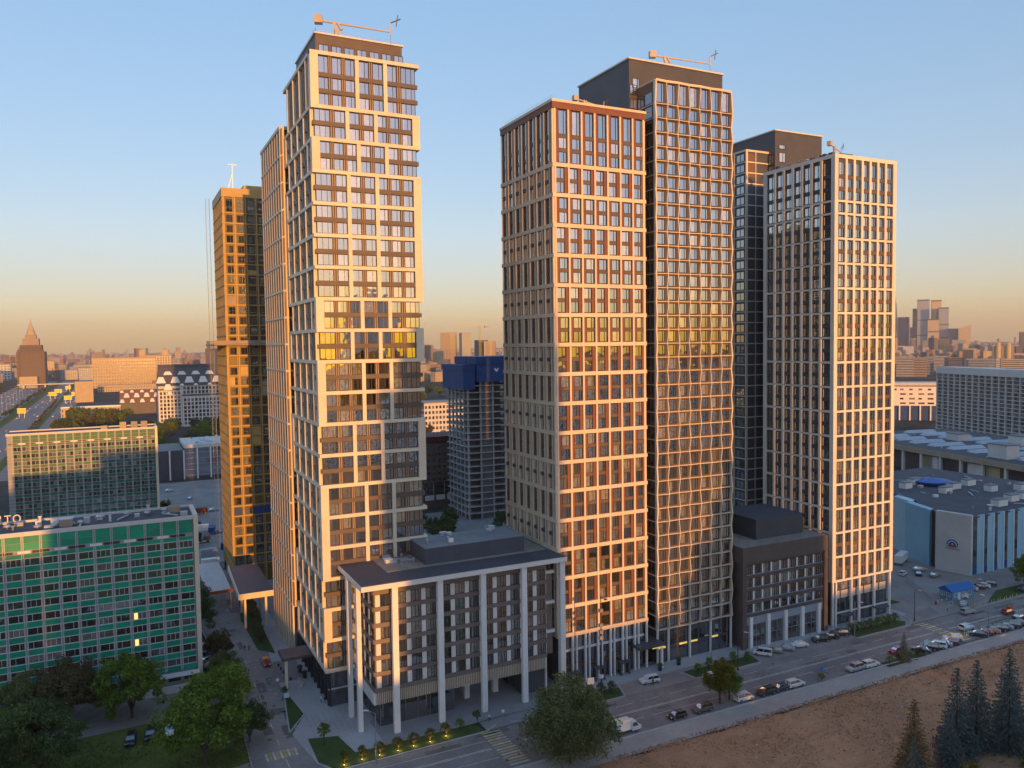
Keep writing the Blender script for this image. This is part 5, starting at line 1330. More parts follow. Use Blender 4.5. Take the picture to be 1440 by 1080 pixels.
grow(TA, 'dark tree at the yard edge, partly out of the picture', -24, 150, .8, mt='leaf_dark')
grow(TB, 'small dark green tree right of the big fresh green one', 20.5, 161, .58, mt='leaf_dark')
grow(TB, 'round bright green tree between the side street and the office corner', 17.2, 180, .68, mt='leaf_green')
grow(TB, 'dark tree shading the parked cars by the office end wall', 15.6, 228, .92, mt='leaf_dark')
grow(TP, 'bare brown tree along the side street', 19.4, 205, .62, mt='leaf_brown')
grow(TB, 'dark olive tree along the side street next to the bare brown one', 19.0, 192, .60, mt='leaf_willow')
grow(TB, 'dark tree by the far end of the office end wall', 16.0, 242, .8, mt='leaf_dark')
grow(TW, 'wide grey-green willow between road and footpath', 72.6, 124.6, 1.06, sz=.86)
grow(TC, 'yellow-green birch growing from the parked-car lane', 113.5, 130.6, .86)
grow(TC, 'second stem of green birch beside the yellow-green one', 116.6, 131.2, .72, mt='leaf_green')
grow(TA, 'round green tree at the car park fence', 252, 148, .62, mt='leaf_green')
grow(SP, 'small dark spruce beside the red parked car', 167.8, 127.4, .46)
for k, (x, y, s_, m_, lab) in enumerate(((125.4, 93, .88, 'leaf_dry', 'dry tan-topped spruce at the edge of the bare field'), (120.6, 89.5, .6, 'leaf_blue', 'low dark spruce left of the dry one'), (132.5, 91, .72, 'leaf_blue', 'short blue spruce between the dry one and the tall pair'), (138.0, 93.5, 1.08, 'leaf_blue', 'tall blue-green spruce, first of the tall pair'), (143.8, 93.5, 1.1, 'leaf_blue', 'tall blue-green spruce, second of the tall pair'), (148.2, 90, .98, 'leaf_blue', 'rusty-tinged spruce beyond the tall pair'), (154.0, 93.6, 1.12, 'leaf_blue', 'last big spruce of the row in the field'), (146, 83, .8, 'leaf_dark', 'dark spruce behind the yellow bush'))):
    grow(SP, lab, x, y, s_, mt=m_)
grow(SH, 'bright yellow-green bush under the spruces', 129.6, 85.0, 1.9, mt='leaf_yellow', cat='bush')
grow(TB, 'green broadleaf tree at the foot of the last spruces', 141.5, 80.0, .46, mt='leaf_green')
grow(TS, 'young staked tree on the lawn corner by the zebra crossing', 33.2, 152.6, 1.0, mt='leaf_green')
for k, (x, y) in enumerate(((35.1, 143.9), (38.6, 144.3), (42.0, 144.2), (45.6, 144.2), (48.9, 144.5), (52.3, 144.5), (55.9, 145.2))):
    grow(SH, 'uplit golden shrub in the kerb lawn before the white columns', x, y, 1.08, mt='leaf_yellow', cat='shrub', group='uplit shrubs along the kerb')
    t = thing('ground_light', 'small lit ground spot under an uplit shrub', 'light', (x - .3, y - .75, .1), 0, 'ground spots along the kerb')
    b = MB(); b.lathe(0, 0, [(.16, 0), (.16, .12), (.12, .2)], 'dark_metal', 8); b.build('housing', t); b = MB(); b.lathe(0, 0, [(.11, .2), (.11, .22)], 'lamp_warm', 8); b.build('lens', t)
    L = bpy.data.lights.new('ground_spot', 'POINT'); L.energy = 14; L.color = (1, .6, .18); L.shadow_soft_size = .15
    lo = bpy.data.objects.new('ground_spot', L); COL.objects.link(lo); lo.parent = t; lo.location = (.25, .1, .55)
grow(SH, 'unlit green shrub next to the uplit row', 59.4, 146.0, 1.0, mt='leaf_green', cat='shrub'); grow(TS, 'small dark tree at the end of the uplit shrub row', 63.2, 146.2, .68, mt='leaf_dark')
for k in range(5): grow(SH, 'rounded shrub in the lawn by the parking bay under the lattice tower', 119.5 + k * 3.8, 145.2 + .6 * (k % 2), 1.0 + .2 * (k % 2), mt='leaf_green', cat='shrub', group='shrubs under the lattice tower')
for k in range(8): grow(SH, 'rounded shrub in the lawn before the pale stone tower', 172 + k * 2.4, 146.2, 1.15, mt='leaf_green' if k % 2 else 'leaf_willow', cat='shrub', group='shrubs before the pale tower')
for k in range(3): grow(SH, 'shrub in the wedge lawn before the red-panelled tower', 90.6 + k * 2.5, 146.4 - .4 * k, 1.2, mt='leaf_dark', cat='shrub', group='shrubs before the red tower')
for k in range(17):
    y = 214 + k * 2.9; grow(SH, 'clipped shrub in the long planted strip of the side street', 31.0 + (y - 214) * .045 + rng.uniform(-.4, .4), y, rng.uniform(1.3, 1.7), mt='leaf_dark' if k % 3 else 'leaf_brown', cat='shrub', group='shrubs in the side street strip')
for k, (x, y) in enumerate(((30.6, 179), (30.2, 174.5))): grow(SH, 'low shrub in the pointed lawn by the side street', x, y, .9, mt='leaf_dark', cat='shrub', group='shrubs in the pointed lawn')
for k in range(6): grow(SH, 'shrub on the green beside the car park gate', 196.5 + k * .9, 159 + k * 1.9, 1.2, mt='leaf_green', cat='shrub', group='shrubs by the car park gate')
for k in range(4): grow(SH, 'low bush in the kerb islands near the small spruce', 163.2 + k * 3.4, 127.6 + .3 * (k % 2), .85, mt='leaf_yellow' if k % 2 else 'leaf_green', cat='shrub', group='bushes in the kerb islands')
grow(SH, 'lone bush on the kerb under the blue road sign', 141.5, 128.6, .8, mt='leaf_green', cat='shrub')
# park and roadside trees further off
PK = []
for k in range(34): PK.append((rng.uniform(-52, 6), rng.uniform(790, 1010), rng.uniform(.85, 1.3), rng.choice(['leaf_green', 'leaf_dark', 'leaf_willow', 'leaf_brown']), 'park tree between the highway and the hotel block', 'park trees by the highway'))
for k in range(26): PK.append((rng.uniform(18, 78), rng.uniform(650, 815), rng.uniform(.8, 1.15), rng.choice(['leaf_green', 'leaf_dark', 'leaf_dark']), 'park tree in front of the dormered hotel block', 'park trees before the hotel block'))
for k in range(20): PK.append((rng.uniform(8, 34), rng.uniform(1090, 1400), rng.uniform(.8, 1.1), rng.choice(['leaf_brown', 'leaf_green']), 'tree in the hollow behind the smaller dormered block', 'trees behind the smaller dormered block'))
for k in range(26): PK.append((-118 + rng.uniform(-2.5, 2.5) - (k * 42) / 70, 760 + k * 42, rng.uniform(.4, .6), 'leaf_dark', 'small tree in the highway verge', 'trees in the highway verge'))
for k in range(22): PK.append((-77.5 + rng.uniform(-1, 1) - k * .5, 760 + k * 30, rng.uniform(.28, .4), 'leaf_brown', 'low tree in the highway median', 'trees in the highway median'))
for k in range(22): PK.append((rng.uniform(-330, -195), rng.uniform(1500, 1850), rng.uniform(1, 1.5), 'leaf_dark', 'tree in the grove across the highway', 'grove across the highway'))
for k in range(26): PK.append((rng.uniform(150, 330), rng.uniform(420, 620), rng.uniform(.6, 1.0), rng.choice(['leaf_dark', 'leaf_green', 'leaf_brown']), 'tree among the low halls beyond the bare concrete tower', 'trees beyond the concrete tower'))
for k in range(16): PK.append((rng.uniform(105, 150), rng.uniform(255, 312), rng.uniform(.45, .75), 'leaf_dark', 'courtyard tree below the bare concrete tower', 'courtyard trees'))
for k in range(40): PK.append((rng.uniform(330, 620), rng.uniform(700, 1200), rng.uniform(.8, 1.2), rng.choice(['leaf_dark', 'leaf_green']), 'tree in the far green belt between the towers', 'far green belt'))
for k in range(14): PK.append((rng.uniform(16, 24), rng.uniform(330, 400), rng.uniform(.35, .6), 'leaf_dark', 'tree at the corner of the dark green office', 'trees by the dark green office'))
for x, y, s_, m_, lab, gp in PK: grow(TP, lab, x, y, s_, mt=m_, group=gp)

# tufts on the bare field and the rough yard lawn
def tufts(name, label, n, xr, yr, size, mt, keep):
    p = []
    while len(p) < n:
        x, y = nr.uniform(*xr), nr.uniform(*yr)
        if keep(x, y): p.append((x, y, .08))
    o = link(name, leaf_mesh(p, [.16] * n, 4, size, mt), None, (0, 0, .03)); return stuff(tag(o, label, 'grass'))
leaf('tuft_dry', [(.24, .13, .08), (.42, .24, .14), (.62, .42, .24)], .1)
leaf('tuft_green', [(.05, .08, .02), (.10, .14, .035), (.19, .22, .06)], .2)
def fieldmask(x, y): return math.sin(x * .21 + 1.3 * math.sin(y * .17)) * math.sin(y * .26 + 1.1 * math.sin(x * .13)) > nr.uniform(-.9, .5)
tufts('dry_grass', 'short dry tufts scattered over the bare brown field', 9000, (84, 235), (76, 121.2), .15, 'tuft_dry', fieldmask)
tufts('rough_grass', 'rough grass tufts over the yard lawn before the emerald office', 5000, (-45, 20), (150, 177), .16, 'tuft_green', fieldmask)
tufts('verge_grass', 'ragged grass edge between footpath and brown field', 2200, (80, 260), (120.4, 122.6), .15, 'tuft_dry', lambda x, y: True)

b = MB(); r8 = random.Random(33)
for k in range(260):
    x, y = r8.uniform(86, 232), r8.uniform(78, 120.5); q = r8.uniform(.08, .3)
    b.obox(x, y, .0, .04 + q * .6, q * 1.6, q, r8.uniform(0, 3), r8.choice(['stucco', 'concrete', 'kerb_stone', 'brown_brick']), .7)
stuff(tag(b.build('rubble'), 'scattered pale stones on the bare brown field', 'stones'))
def track(name, pts, w, mt, z):
    b = MB()
    for off in (-.8, .8):
        for (xa, ya), (xb, yb) in zip(pts[:-1], pts[1:]):
            L = math.hypot(xb - xa, yb - ya); nx, ny = -(yb - ya) / L, (xb - xa) / L
            b.quad([(xa + nx * (off - w), ya + ny * (off - w), z), (xb + nx * (off - w), yb + ny * (off - w), z), (xb + nx * (off + w), yb + ny * (off + w), z), (xa + nx * (off + w), ya + ny * (off + w), z)], mt)
    return structure(b.build(name))
ground_mat('worn_soil', [(.3, (.28, .155, .10)), (.55, (.42, .25, .16)), (.75, (.52, .34, .22))], [(.3, .5), (1.5, .5)], bump=.6)
def wavy(x0, x1, f): return [(x0 + (x1 - x0) * k / 24, f(x0 + (x1 - x0) * k / 24)) for k in range(25)]
track('dirt_track', wavy(100, 235, lambda x: 112 + 2.5 * math.sin(x * .05) - (x - 100) * .03), .22, 'worn_soil', .036)

# ------------------------------------------------------------------ vehicles
CARCOL = dict(white=(.72, .72, .71), silver=(.38, .39, .40), black=(.018, .019, .022), dark=(.045, .05, .058), red=(.40, .018, .018), brown=(.12, .08, .06), tan=(.32, .26, .2), blue=(.03, .08, .22), maroon=(.16, .02, .025), grey=(.16, .165, .17))
for k_, c_ in CARCOL.items():
    m, nt, bs = _new('paint_' + k_)
    bs.inputs['Base Color'].default_value = (*c_, 1); bs.inputs['Roughness'].default_value = .32; bs.inputs['Coat Weight'].default_value = .7; bs.inputs['Coat Roughness'].default_value = .08
PROF = {  # lower hull side profile, then cabin: base front/rear x, roof front/rear x, belt z, roof z
    'sedan': dict(L=4.6, W=1.80, hull=[(-2.3, .35), (-2.28, .78), (-2.1, .95), (-1.35, 1.0), (.85, .98), (2.0, .82), (2.28, .62), (2.3, .32)], cab=(1.05, -1.65, .25, -.95, .97, 1.44)),
    'suv': dict(L=4.7, W=1.88, hull=[(-2.35, .4), (-2.33, .95), (-2.25, 1.12), (.95, 1.08), (2.05, .98), (2.33, .75), (2.35, .38)], cab=(1.15, -2.22, .45, -1.95, 1.08, 1.70)),
    'hatch': dict(L=4.1, W=1.74, hull=[(-2.05, .36), (-2.03, .85), (-1.95, 1.0), (.95, .97), (1.8, .82), (2.03, .6), (2.05, .33)], cab=(1.05, -1.95, .35, -1.5, .97, 1.50)),
    'van': dict(L=4.5, W=1.86, hull=[(-2.25, .38), (-2.23, .98), (-2.2, 1.1), (1.2, 1.08), (2.0, .9), (2.23, .66), (2.25, .36)], cab=(1.6, -2.18, .9, -2.1, 1.08, 1.82)),
}
def wheel_me(r=.33, w=.22):
    k = ('wheel', r)
    if k not in _cache:
        b = MB(); n = 12
        for (rr, y0, y1, mt) in ((r, -w / 2, w / 2, 'tyre'), (r * .62, -w / 2 - .012, w / 2 + .012, 'steel')):
            pts = [(rr * math.cos(2 * math.pi * i / n), rr * math.sin(2 * math.pi * i / n)) for i in range(n)]
            s = len(b.v); b.v += [(x, y0, z) for x, z in pts] + [(x, y1, z) for x, z in pts]; q = b.mi(mt)
            b.f.append(tuple(s + i for i in range(n))); b.f.append(tuple(s + n + n - 1 - i for i in range(n))); b.m += [q, q]
            for i in range(n): j = (i + 1) % n; b.f.append((s + j, s + i, s + n + i, s + n + j)); b.m.append(q)
        _cache[k] = b.mesh('wheel')
    return _cache[k]
def car_proto(kind):
    p = PROF[kind]; t = empty('parked_car'); hw = p['W'] / 2
    b = MB(); k = b.mi('paint_white')
    prof = p['hull']; n = len(prof); s = 0
    for y, q in ((-hw, .0), (-hw + .0, 1), (hw, 1), (hw, .0)):
        pass
    # hull: three lengthwise slices so that the shoulder is rounded
    rows = []
    for y, dz, sx in ((-hw * .86, -.02, .985), (-hw, -.10, .97), (-hw * .93, .0, 1.0), (hw * .93, .0, 1.0), (hw, -.10, .97), (hw * .86, -.02, .985)):
        rows.append([(x * sx, y, (z + dz) if z > .5 else z) for x, z in prof])
    order = [1, 2, 3, 4]
    for r in order:
        b.v += rows[r]
    for a in range(len(order) - 1):
        for i in range(n - 1): b.f.append((a * n + i, (a + 1) * n + i, (a + 1) * n + i + 1, a * n + i + 1)); b.m.append(k)
        b.f.append((a * n + n - 1, (a + 1) * n + n - 1, (a + 1) * n, a * n)); b.m.append(k)
    b.f.append(tuple(range(n))); b.f.append(tuple(len(b.v) - 1 - i for i in range(n))); b.m += [k, k]
    cf, cr, rf, rr, zb, zr = p['cab']; ci = hw * .90; ri = hw * .74
    # roof panel and pillars
    b.hexa([(rf + .12, -ri, zr - .05), (rf + .12, ri, zr - .05), (rr - .08, ri, zr - .05), (rr - .08, -ri, zr - .05), (rf - .05, -ri * .94, zr + .02), (rf - .05, ri * .94, zr + .02), (rr + .08, ri * .94, zr + .02), (rr + .08, -ri * .94, zr + .02)], 'paint_white')
    for sy in (-1, 1):
        for (xa, xb) in ((cf, rf), ((cf + cr) / 2 + .1, (rf + rr) / 2 + .1), (cr, rr)):
            b.bar((xa, sy * ci * .99, zb - .02), (xb, sy * ri * .99, zr), .055, 'paint_white')
        b.box(.55, sy * (hw + .06) - .09, zb - .02, .75, sy * (hw + .06) + .09, zb + .12, 'paint_white')
    b.build('body', t)
    def pane(name, pts):
        q = MB(); c = sum((Vector(v) for v in pts), Vector()) / 4; mid = Vector(((cf + cr) / 2, 0, (zb + zr) / 2 - .2)); o = (c - mid).normalized() * .012
        q.hexa([Vector(v) + o for v in pts] + [Vector(v) - o * 2 for v in pts], 'car_glass'); q.build(name, t)
    e = .03
    pane('windscreen', [(cf, -ci, zb), (cf, ci, zb), (rf, ri, zr - .02), (rf, -ri, zr - .02)])
    pane('rear_window', [(cr, ci, zb), (cr, -ci, zb), (rr, -ri, zr - .02), (rr, ri, zr - .02)])
    for sy in (-1, 1): pane('side_window', [(cr + e, sy * ci, zb), (cf - e, sy * ci, zb), (rf - e, sy * ri, zr - .02), (rr + e, sy * ri, zr - .02)])
    L = p['L'] / 2
    for x in (-L * .62, L * .62):
        for sy in (-1, 1): link('wheel', wheel_me(.36 if kind in ('suv', 'van') else .32), t, (x, sy * (hw - .10), .34))
    for sy in (-1, 1):
        q = MB(); q.box(L - .16, sy * hw * .72 - .2, .62, L - .02, sy * hw * .72 + .2, .78, 'letter_white'); q.build('headlight', t)
        q = MB(); q.box(-L - .01, sy * hw * .78 - .14, .72, -L + .12, sy * hw * .78 + .14, .92, 'red_enamel'); q.build('tail_light', t)
    return t
PROTO = {k: car_proto(k) for k in PROF}; _cu = set()
def car(kind, col, x, y, head, label, group=None, s=1.0, name='parked_car'):
    p = PROTO[kind]
    if kind in _cu: o = dup(p, (x, y, .03), R(head))
    else: _cu.add(kind); o = p; o.location = (x, y, .03); o.rotation_euler = (0, 0, R(head))
    o.scale = (s, s, s); tag(o, label, 'car', group)
    for c in o.children:
        if c.name.startswith('body'):
            c.material_slots[0].link = 'OBJECT'; c.material_slots[0].material = MATS['paint_' + col]
    return o
car('hatch', 'black', 101.2, 129.6, 180, 'black hatchback parked at the near kerb ahead of the small truck')
car('suv', 'brown', 107.8, 129.5, 180, 'brown off-roader parked at the near kerb under the birch')
car('van', 'white', 119.0, 129.4, 0, 'white people carrier parked at the near kerb right after the birch')
car('suv', 'black', 125.4, 129.3, 180, 'black off-roader at the near kerb between people carrier and white estate')
car('hatch', 'dark', 129.6, 129.4, 180, 'dark blue-grey hatchback tucked beside the black off-roader')
car('suv', 'white', 134.0, 129.3, 0, 'white estate at the near kerb next to the dark hatchback')
car('suv', 'silver', 153.0, 129.1, 180, 'silver estate at the near kerb before the kerb island')
car('suv', 'white', 158.0, 128.9, 0, 'clean white estate parked next to the silver one')
car('suv', 'white', 106.4, 146.3, 172, 'white off-roader in the bay before the red-panelled tower')
car('hatch', 'white', 120.2, 141.3, 0, 'white hatchback half hidden behind the birch', name='car')
car('van', 'white', 140.6, 146.2, 128, 'white boxy car, first in the bay under the dark podium')
car('hatch', 'tan', 144.4, 146.2, 128, 'beige car in the bay under the dark podium')
car('sedan', 'silver', 148.2, 146.1, 128, 'silver saloon in the bay under the dark podium')
car('sedan', 'white', 152.6, 145.9, 160, 'white saloon parked askew in the bay under the dark podium')
car('suv', 'black', 160.2, 145.9, 165, 'black off-roader, first of three black cars in the bay')
car('sedan', 'black', 164.0, 146.3, 150, 'black saloon, middle of three black cars in the bay')
car('suv', 'dark', 168.0, 146.6, 150, 'charcoal off-roader, last of three black cars in the bay')
for k, (x, kd, c, lab) in enumerate(((176.6, 'sedan', 'dark', 'grey-black saloon nosed to the kerb beside the bush'), (179.6, 'suv', 'black', 'black off-roader nosed to the kerb in the short row'), (182.4, 'suv', 'white', 'white off-roader nosed to the kerb in the short row'), (185.1, 'sedan', 'silver', 'silver saloon nosed to the kerb in the short row'), (187.6, 'hatch', 'maroon', 'maroon hatchback ending the short row by the crossing'), (199.0, 'sedan', 'dark', 'dark saloon, first of the row beyond the crossing'), (201.8, 'hatch', 'red', 'red-brown hatchback in the row beyond the crossing'), (204.6, 'sedan', 'grey', 'grey saloon in the row beyond the crossing'), (207.4, 'suv', 'black', 'black off-roader in the row beyond the crossing'), (210.2, 'sedan', 'silver', 'silver saloon in the row beyond the crossing'), (213.0, 'suv', 'dark', 'dark off-roader ending the row beyond the crossing'), (216.4, 'sedan', 'grey', 'grey-green saloon nosed in past the lamp post'))):
    car(kd, c, x, 129.2 + .25 * (k % 2), 118 + 5 * (k % 3), lab)
car('hatch', 'red', 170.6, 131.6, 175, 'red hatchback hidden behind the small spruce')
car('suv', 'white', 190.4, 130.4, 150, 'white off-roader turning out beside the crossing', name='car')
car('suv', 'white', 200.6, 133.6, 2, 'white off-roader driving past the crossing')
car('hatch', 'red', 222.5, 136.0, 0, 'bright red car with an orange load driving on the road')
car('sedan', 'dark', 221.0, 131.9, 0, 'dark saloon following behind the red car')
car('suv', 'silver', 212.8, 141.5, 0, 'silver pick-up like car waiting at the junction')
car('sedan', 'silver', 218.4, 146.4, 30, 'silver saloon beside the blue gate hut')
car('suv', 'white', 223.8, 151.4, 130, 'white car with open front end right at the blue hut')
for k, (x, y, kd, c, h, lab) in enumerate(((229.6, 175.0, 'hatch', 'white', 20, 'white hatchback alone on the car park lane'), (234.0, 172.6, 'sedan', 'black', 40, 'black saloon on the car park lane'), (238.6, 175.6, 'sedan', 'silver', -20, 'silver saloon near the emblem wall'), (237.0, 168.8, 'sedan', 'tan', 10, 'beige saloon near the emblem wall'), (230.6, 155.0, 'sedan', 'black', 120, 'black saloon in the row behind the blue hut'), (233.6, 154.6, 'sedan', 'white', 120, 'white saloon in the row behind the blue hut'), (236.6, 154.4, 'suv', 'maroon', 120, 'plum off-roader in the row behind the blue hut'), (239.6, 154.6, 'sedan', 'white', 120, 'second white saloon in the row, next to the round tree'), (243.0, 154.8, 'suv', 'dark', 120, 'dark off-roader under the round car park tree'), (247, 146.2, 'suv', 'dark', 5, 'dark off-roader leaving beside the yellow posts'))):
    car(kd, c, x, y, h, lab)
car('hatch', 'red', 29.7, 199.0, -88, 'red convertible-like small car on the side street')
car('suv', 'black', 22.0, 190.6, 90, 'black car at the left edge of the side street')
for k, (x, y, c, kd, lab) in enumerate(((14.8, 266, 'blue', 'sedan', 'blue saloon by the far office corner'), (16.4, 260.5, 'silver', 'hatch', 'silver hatchback by the far office corner'), (17.0, 255, 'black', 'sedan', 'black saloon by the far office corner'), (17.2, 250, 'white', 'sedan', 'white saloon by the far office corner'), (15.4, 219, 'white', 'sedan', 'white saloon between the dark street trees'), (17.4, 211.5, 'blue', 'hatch', 'blue hatchback beside the bare brown tree'), (17.6, 207.6, 'silver', 'sedan', 'silver saloon beside the bare brown tree'), (17.9, 204.0, 'grey', 'sedan', 'grey-blue saloon beside the bare brown tree'), (12.4, 202, 'silver', 'hatch', 'pale hatchback right at the office end wall'))):
    car(kd, c, x, y, 8 + 3 * (k % 3), lab)
car('suv', 'black', -.6, 171.8, -98, 'black off-roader on the yard lawn edge, left of the pair'); car('suv', 'black', 3.0, 172.4, -98, 'black off-roader with blue-tinted screen, right of the pair'); car('sedan', 'white', 6.6, 172.8, -98, 'white saloon half hidden by the big green tree')
for k, (x, y, c) in enumerate(((44, 372, 'white'), (38, 402, 'silver'), (46, 412, 'white'), (30, 440, 'silver'), (50, 436, 'white'), (60, 450, 'white'), (22, 470, 'white'), (34, 352, 'blue'), (28, 338, 'white'))): car('sedan', c, x, y, rng.choice([10, 80]), 'small car on the yard road before the glass hall', 'cars before the glass hall')
# small truck with a tarpaulin box
TK = thing('small_truck', 'small truck with a pale blue box and white cab at the near kerb', 'truck', (88.3, 129.6, 0))
b = MB(); b.hexa([(1.0, -.98, .45), (2.95, -.98, .45), (2.95, .98, .45), (1.0, .98, .45), (1.05, -.9, 2.15), (2.1, -.86, 2.2), (2.1, .86, 2.2), (1.05, .9, 2.15)], 'white_paint'); b.box(2.2, -.9, .5, 3.25, .9, 1.12, 'white_paint'); b.build('cab', TK)
b = MB(); b.box(-3.0, -1.05, .85, .85, 1.05, 2.55, 'aqua_light'); b.build('cargo_box', TK); b = MB(); b.hexa([(-3.05, -1.1, 2.55), (.9, -1.1, 2.55), (.9, 1.1, 2.55), (-3.05, 1.1, 2.55), (-3.05, -.8, 2.78), (.9, -.8, 2.78), (.9, .8, 2.78), (-3.05, .8, 2.78)], 'beige_panel'); b.build('box_roof', TK)
b = MB(); b.quad([(2.98, -.78, 1.2), (2.98, .78, 1.2), (2.2, .72, 2.05), (2.2, -.72, 2.05)], 'car_glass'); b.build('windscreen', TK)
for sy in (-1, 1):
    b = MB(); b.quad([(1.25, sy * .985, 1.3), (2.5, sy * .99, 1.3), (2.05, sy * .935, 2.0), (1.25, sy * .935, 2.0)], 'car_glass'); b.build('side_window', TK)
    for x in (-1.9, 2.1): link('wheel', wheel_me(.36), TK, (x, sy * .85, .36))
b = MB(); b.box(-2.9, -.5, .5, 1.2, .5, .85, 'dark_metal'); b.build('chassis', TK)
# highway traffic, a few pixels each
tb = MB(); tb.box(-2.2, -.9, .3, 2.2, .9, .95, 'paint_white'); tb.hexa([(-1.7, -.85, .95), (1.1, -.85, .95), (1.1, .85, .95), (-1.7, .85, .95), (-1.3, -.7, 1.5), (.5, -.7, 1.5), (.5, .7, 1.5), (-1.3, .7, 1.5)], 'car_glass')
tme = tb.mesh('highway_car')
r4 = random.Random(2)
for k in range(230):
    ln = r4.choice([-168, -160, -150, -140, -132, -124, -117, -102, -97.5, -93, -88.5, -84, -80.5, -67, -63, -59, -55])
    y = 640 + 1200 * r4.random() ** 1.2
    x = ln - (y - 560) / 740 * 8 if y < 1300 else ln - 8 - (y - 1300) / 1000 * 14
    c = r4.choice(['white', 'white', 'silver', 'silver', 'dark', 'black', 'grey', 'red', 'tan'])
    o = link('highway_car', tme, None, (x + r4.uniform(-.3, .3), y, .05), R(90))
    o.material_slots[0].link = 'OBJECT'; o.material_slots[0].material = MATS['paint_' + c]
    tag(o, {'white': 'white', 'silver': 'silver', 'dark': 'slate', 'black': 'black', 'grey': 'grey', 'red': 'red', 'tan': 'beige'}[c] + ' car in the dense traffic of the far highway', 'car', 'cars on the far highway')

# ------------------------------------------------------------------ street furniture and people
def lamp(x, y, h, arm, head, label, double=False, mt='steel'):
    t = thing('street_lamp', label, 'lamp', (x, y, 0), R(head))
    b = MB(); b.bar((0, 0, 0), (0, 0, h), .13, mt, .07, 8); b.build('pole', t)
    b = MB(); b.bar((0, 0, 0), (0, 0, .6), .22, mt, .2, 8); b.build('base', t)
    for s_ in ((1, -1) if double else (1,)):
        b = MB(); b.bar((0, 0, h - .1), (s_ * arm, 0, h + .5), .06, mt); b.build('arm', t)
        b = MB(); b.box(s_ * arm - .15, -.16, h + .42, s_ * (arm + .75) + .15, .16, h + .56, 'frame_pale'); b.build('lamp_head', t)
    return t
lamp(40.5, 141.6, 9.5, 1.4, 150, 'grey street lamp at the kerb before the uplit shrubs')
lamp(129.0, 142.2, 9.0, 1.6, -60, 'street lamp at the lawn tip under the dark podium', mt='dark_metal')
lamp(199.6, 127.0, 10.5, 1.4, 90, 'pale street lamp amid the parked row beyond the crossing')
lamp(168.8, 142.6, 10, 1.5, -90, 'street lamp at the bay end below the pale tower', mt='steel')
lamp(194.6, 144.6, 8.5, 1.2, -90, 'dark lamp post at the car park junction', mt='dark_metal')
lamp(217, 142.6, 9, 1.5, -90, 'lamp post beside the blue gate hut')
lamp(126.5, 148.6, 6.5, 1.2, 180, 'curved pale lamp before the lattice tower entrance')
lamp(207, 165.5, 8, .8, 0, 'dark lamp column on the car park green', mt='dark_metal')
for k in range(14): lamp(-122 - k * 2.1, 760 + k * 62, 22, 3, 0, 'tall highway lamp mast in the verge', True).update_tag()
for o in list(bpy.data.objects):
    if o.get('label') == 'tall highway lamp mast in the verge': o['group'] = 'highway lamp masts'
# slim mast carrying cameras and warning lamps, beside the red tower
MA = thing('camera_mast', 'tall dark mast with cameras and traffic boxes before the red-panelled tower', 'mast', (90.6, 141.9, 0))
b = MB(); b.bar((0, 0, 0), (0, 0, 24), .19, 'dark_metal', .1, 8); b.build('pole', MA)
for z in (6.0, 14.5, 15.8, 17.2, 20.4):
    b = MB(); b.box(-.5, -.35, z, .35, .25, z + .7, 'steel' if z > 14 else 'white_paint'); b.build('equipment_box', MA)
b = MB(); b.bar((0, 0, 23.4), (.9, -.3, 23.1), .08, 'dark_metal'); b.box(.7, -.5, 22.9, 1.3, -.1, 23.2, 'dark_metal'); b.build('camera_arm', MA)
def sign(x, y, h, shape, mt, label, rz=0, w=.7):
    t = thing('road_sign', label, 'sign', (x, y, 0), R(rz)); b = MB(); b.bar((0, 0, 0), (0, 0, h + .3), .05, 'steel', None, 6); b.build('post', t)
    b = MB()
    if shape == 'disc':
        n = 16; pts = [(w * .5 * math.cos(2 * math.pi * k / n), w * .5 * math.sin(2 * math.pi * k / n)) for k in range(n)]
        for a in (0, 1):
            pass
        s = len(b.v); q = b.mi(mt); b.v += [(px_, -.09, h + pz) for px_, pz in pts] + [(px_, -.05, h + pz) for px_, pz in pts]
        b.f.append(tuple(range(n))); b.f.append(tuple(2 * n - 1 - k for k in range(n))); b.m += [q, q]
        for k in range(n): b.f.append((k, (k + 1) % n, n + (k + 1) % n, n + k)); b.m.append(q)
    else: b.box(-w / 2, -.09, h - w / 2, w / 2, -.05, h + w / 2, mt)
    b.build('plate', t); return t
sign(141.0, 128.2, 3.0, 'disc', 'sign_blue', 'round blue road sign on the near kerb', -20, 1.0)
S1 = sign(191.0, 127.2, 2.6, 'box', 'sign_yellow', 'yellow-backed pedestrian sign at the crossing', -20, 1.3)
b = MB(); b.box(-.45, -.13, 2.15, .45, -.10, 3.05, 'sign_blue'); b.build('symbol_panel', S1); b = MB(); b.quad([(-.36, -.14, 2.25), (.36, -.14, 2.25), (0, -.14, 2.95)], 'white_paint'); b.build('symbol', S1)
S2 = sign(209.8, 144.4, 2.6, 'box', 'sign_yellow', 'yellow-backed sign at the blue gate hut', -20, 1.1)
b = MB(); b.box(-.38, -.13, 2.25, .38, -.10, 2.95, 'sign_blue'); b.build('symbol_panel', S2)
sign(88.2, 142.4, 5.6, 'box', 'white_paint', 'white board on the post behind the willow', -15, 1.5)
sign(175.2, 127.0, 3.4, 'box', 'aqua_light', 'pale blue totem board beside the small spruce', 0, 1.4)
sign(68.6, 145.2, 2.2, 'box', 'white_paint', 'small white notice post by the plaza crossing', -20, .6)
sign(30.0, 173.6, 2.4, 'box', 'aqua_light', 'pale blue information board in the pointed lawn', -10, 1.1)
sign(29.9, 184.0, 1.9, 'disc', 'white_paint', 'round white sign at the tip of the pointed lawn', -20, .8)
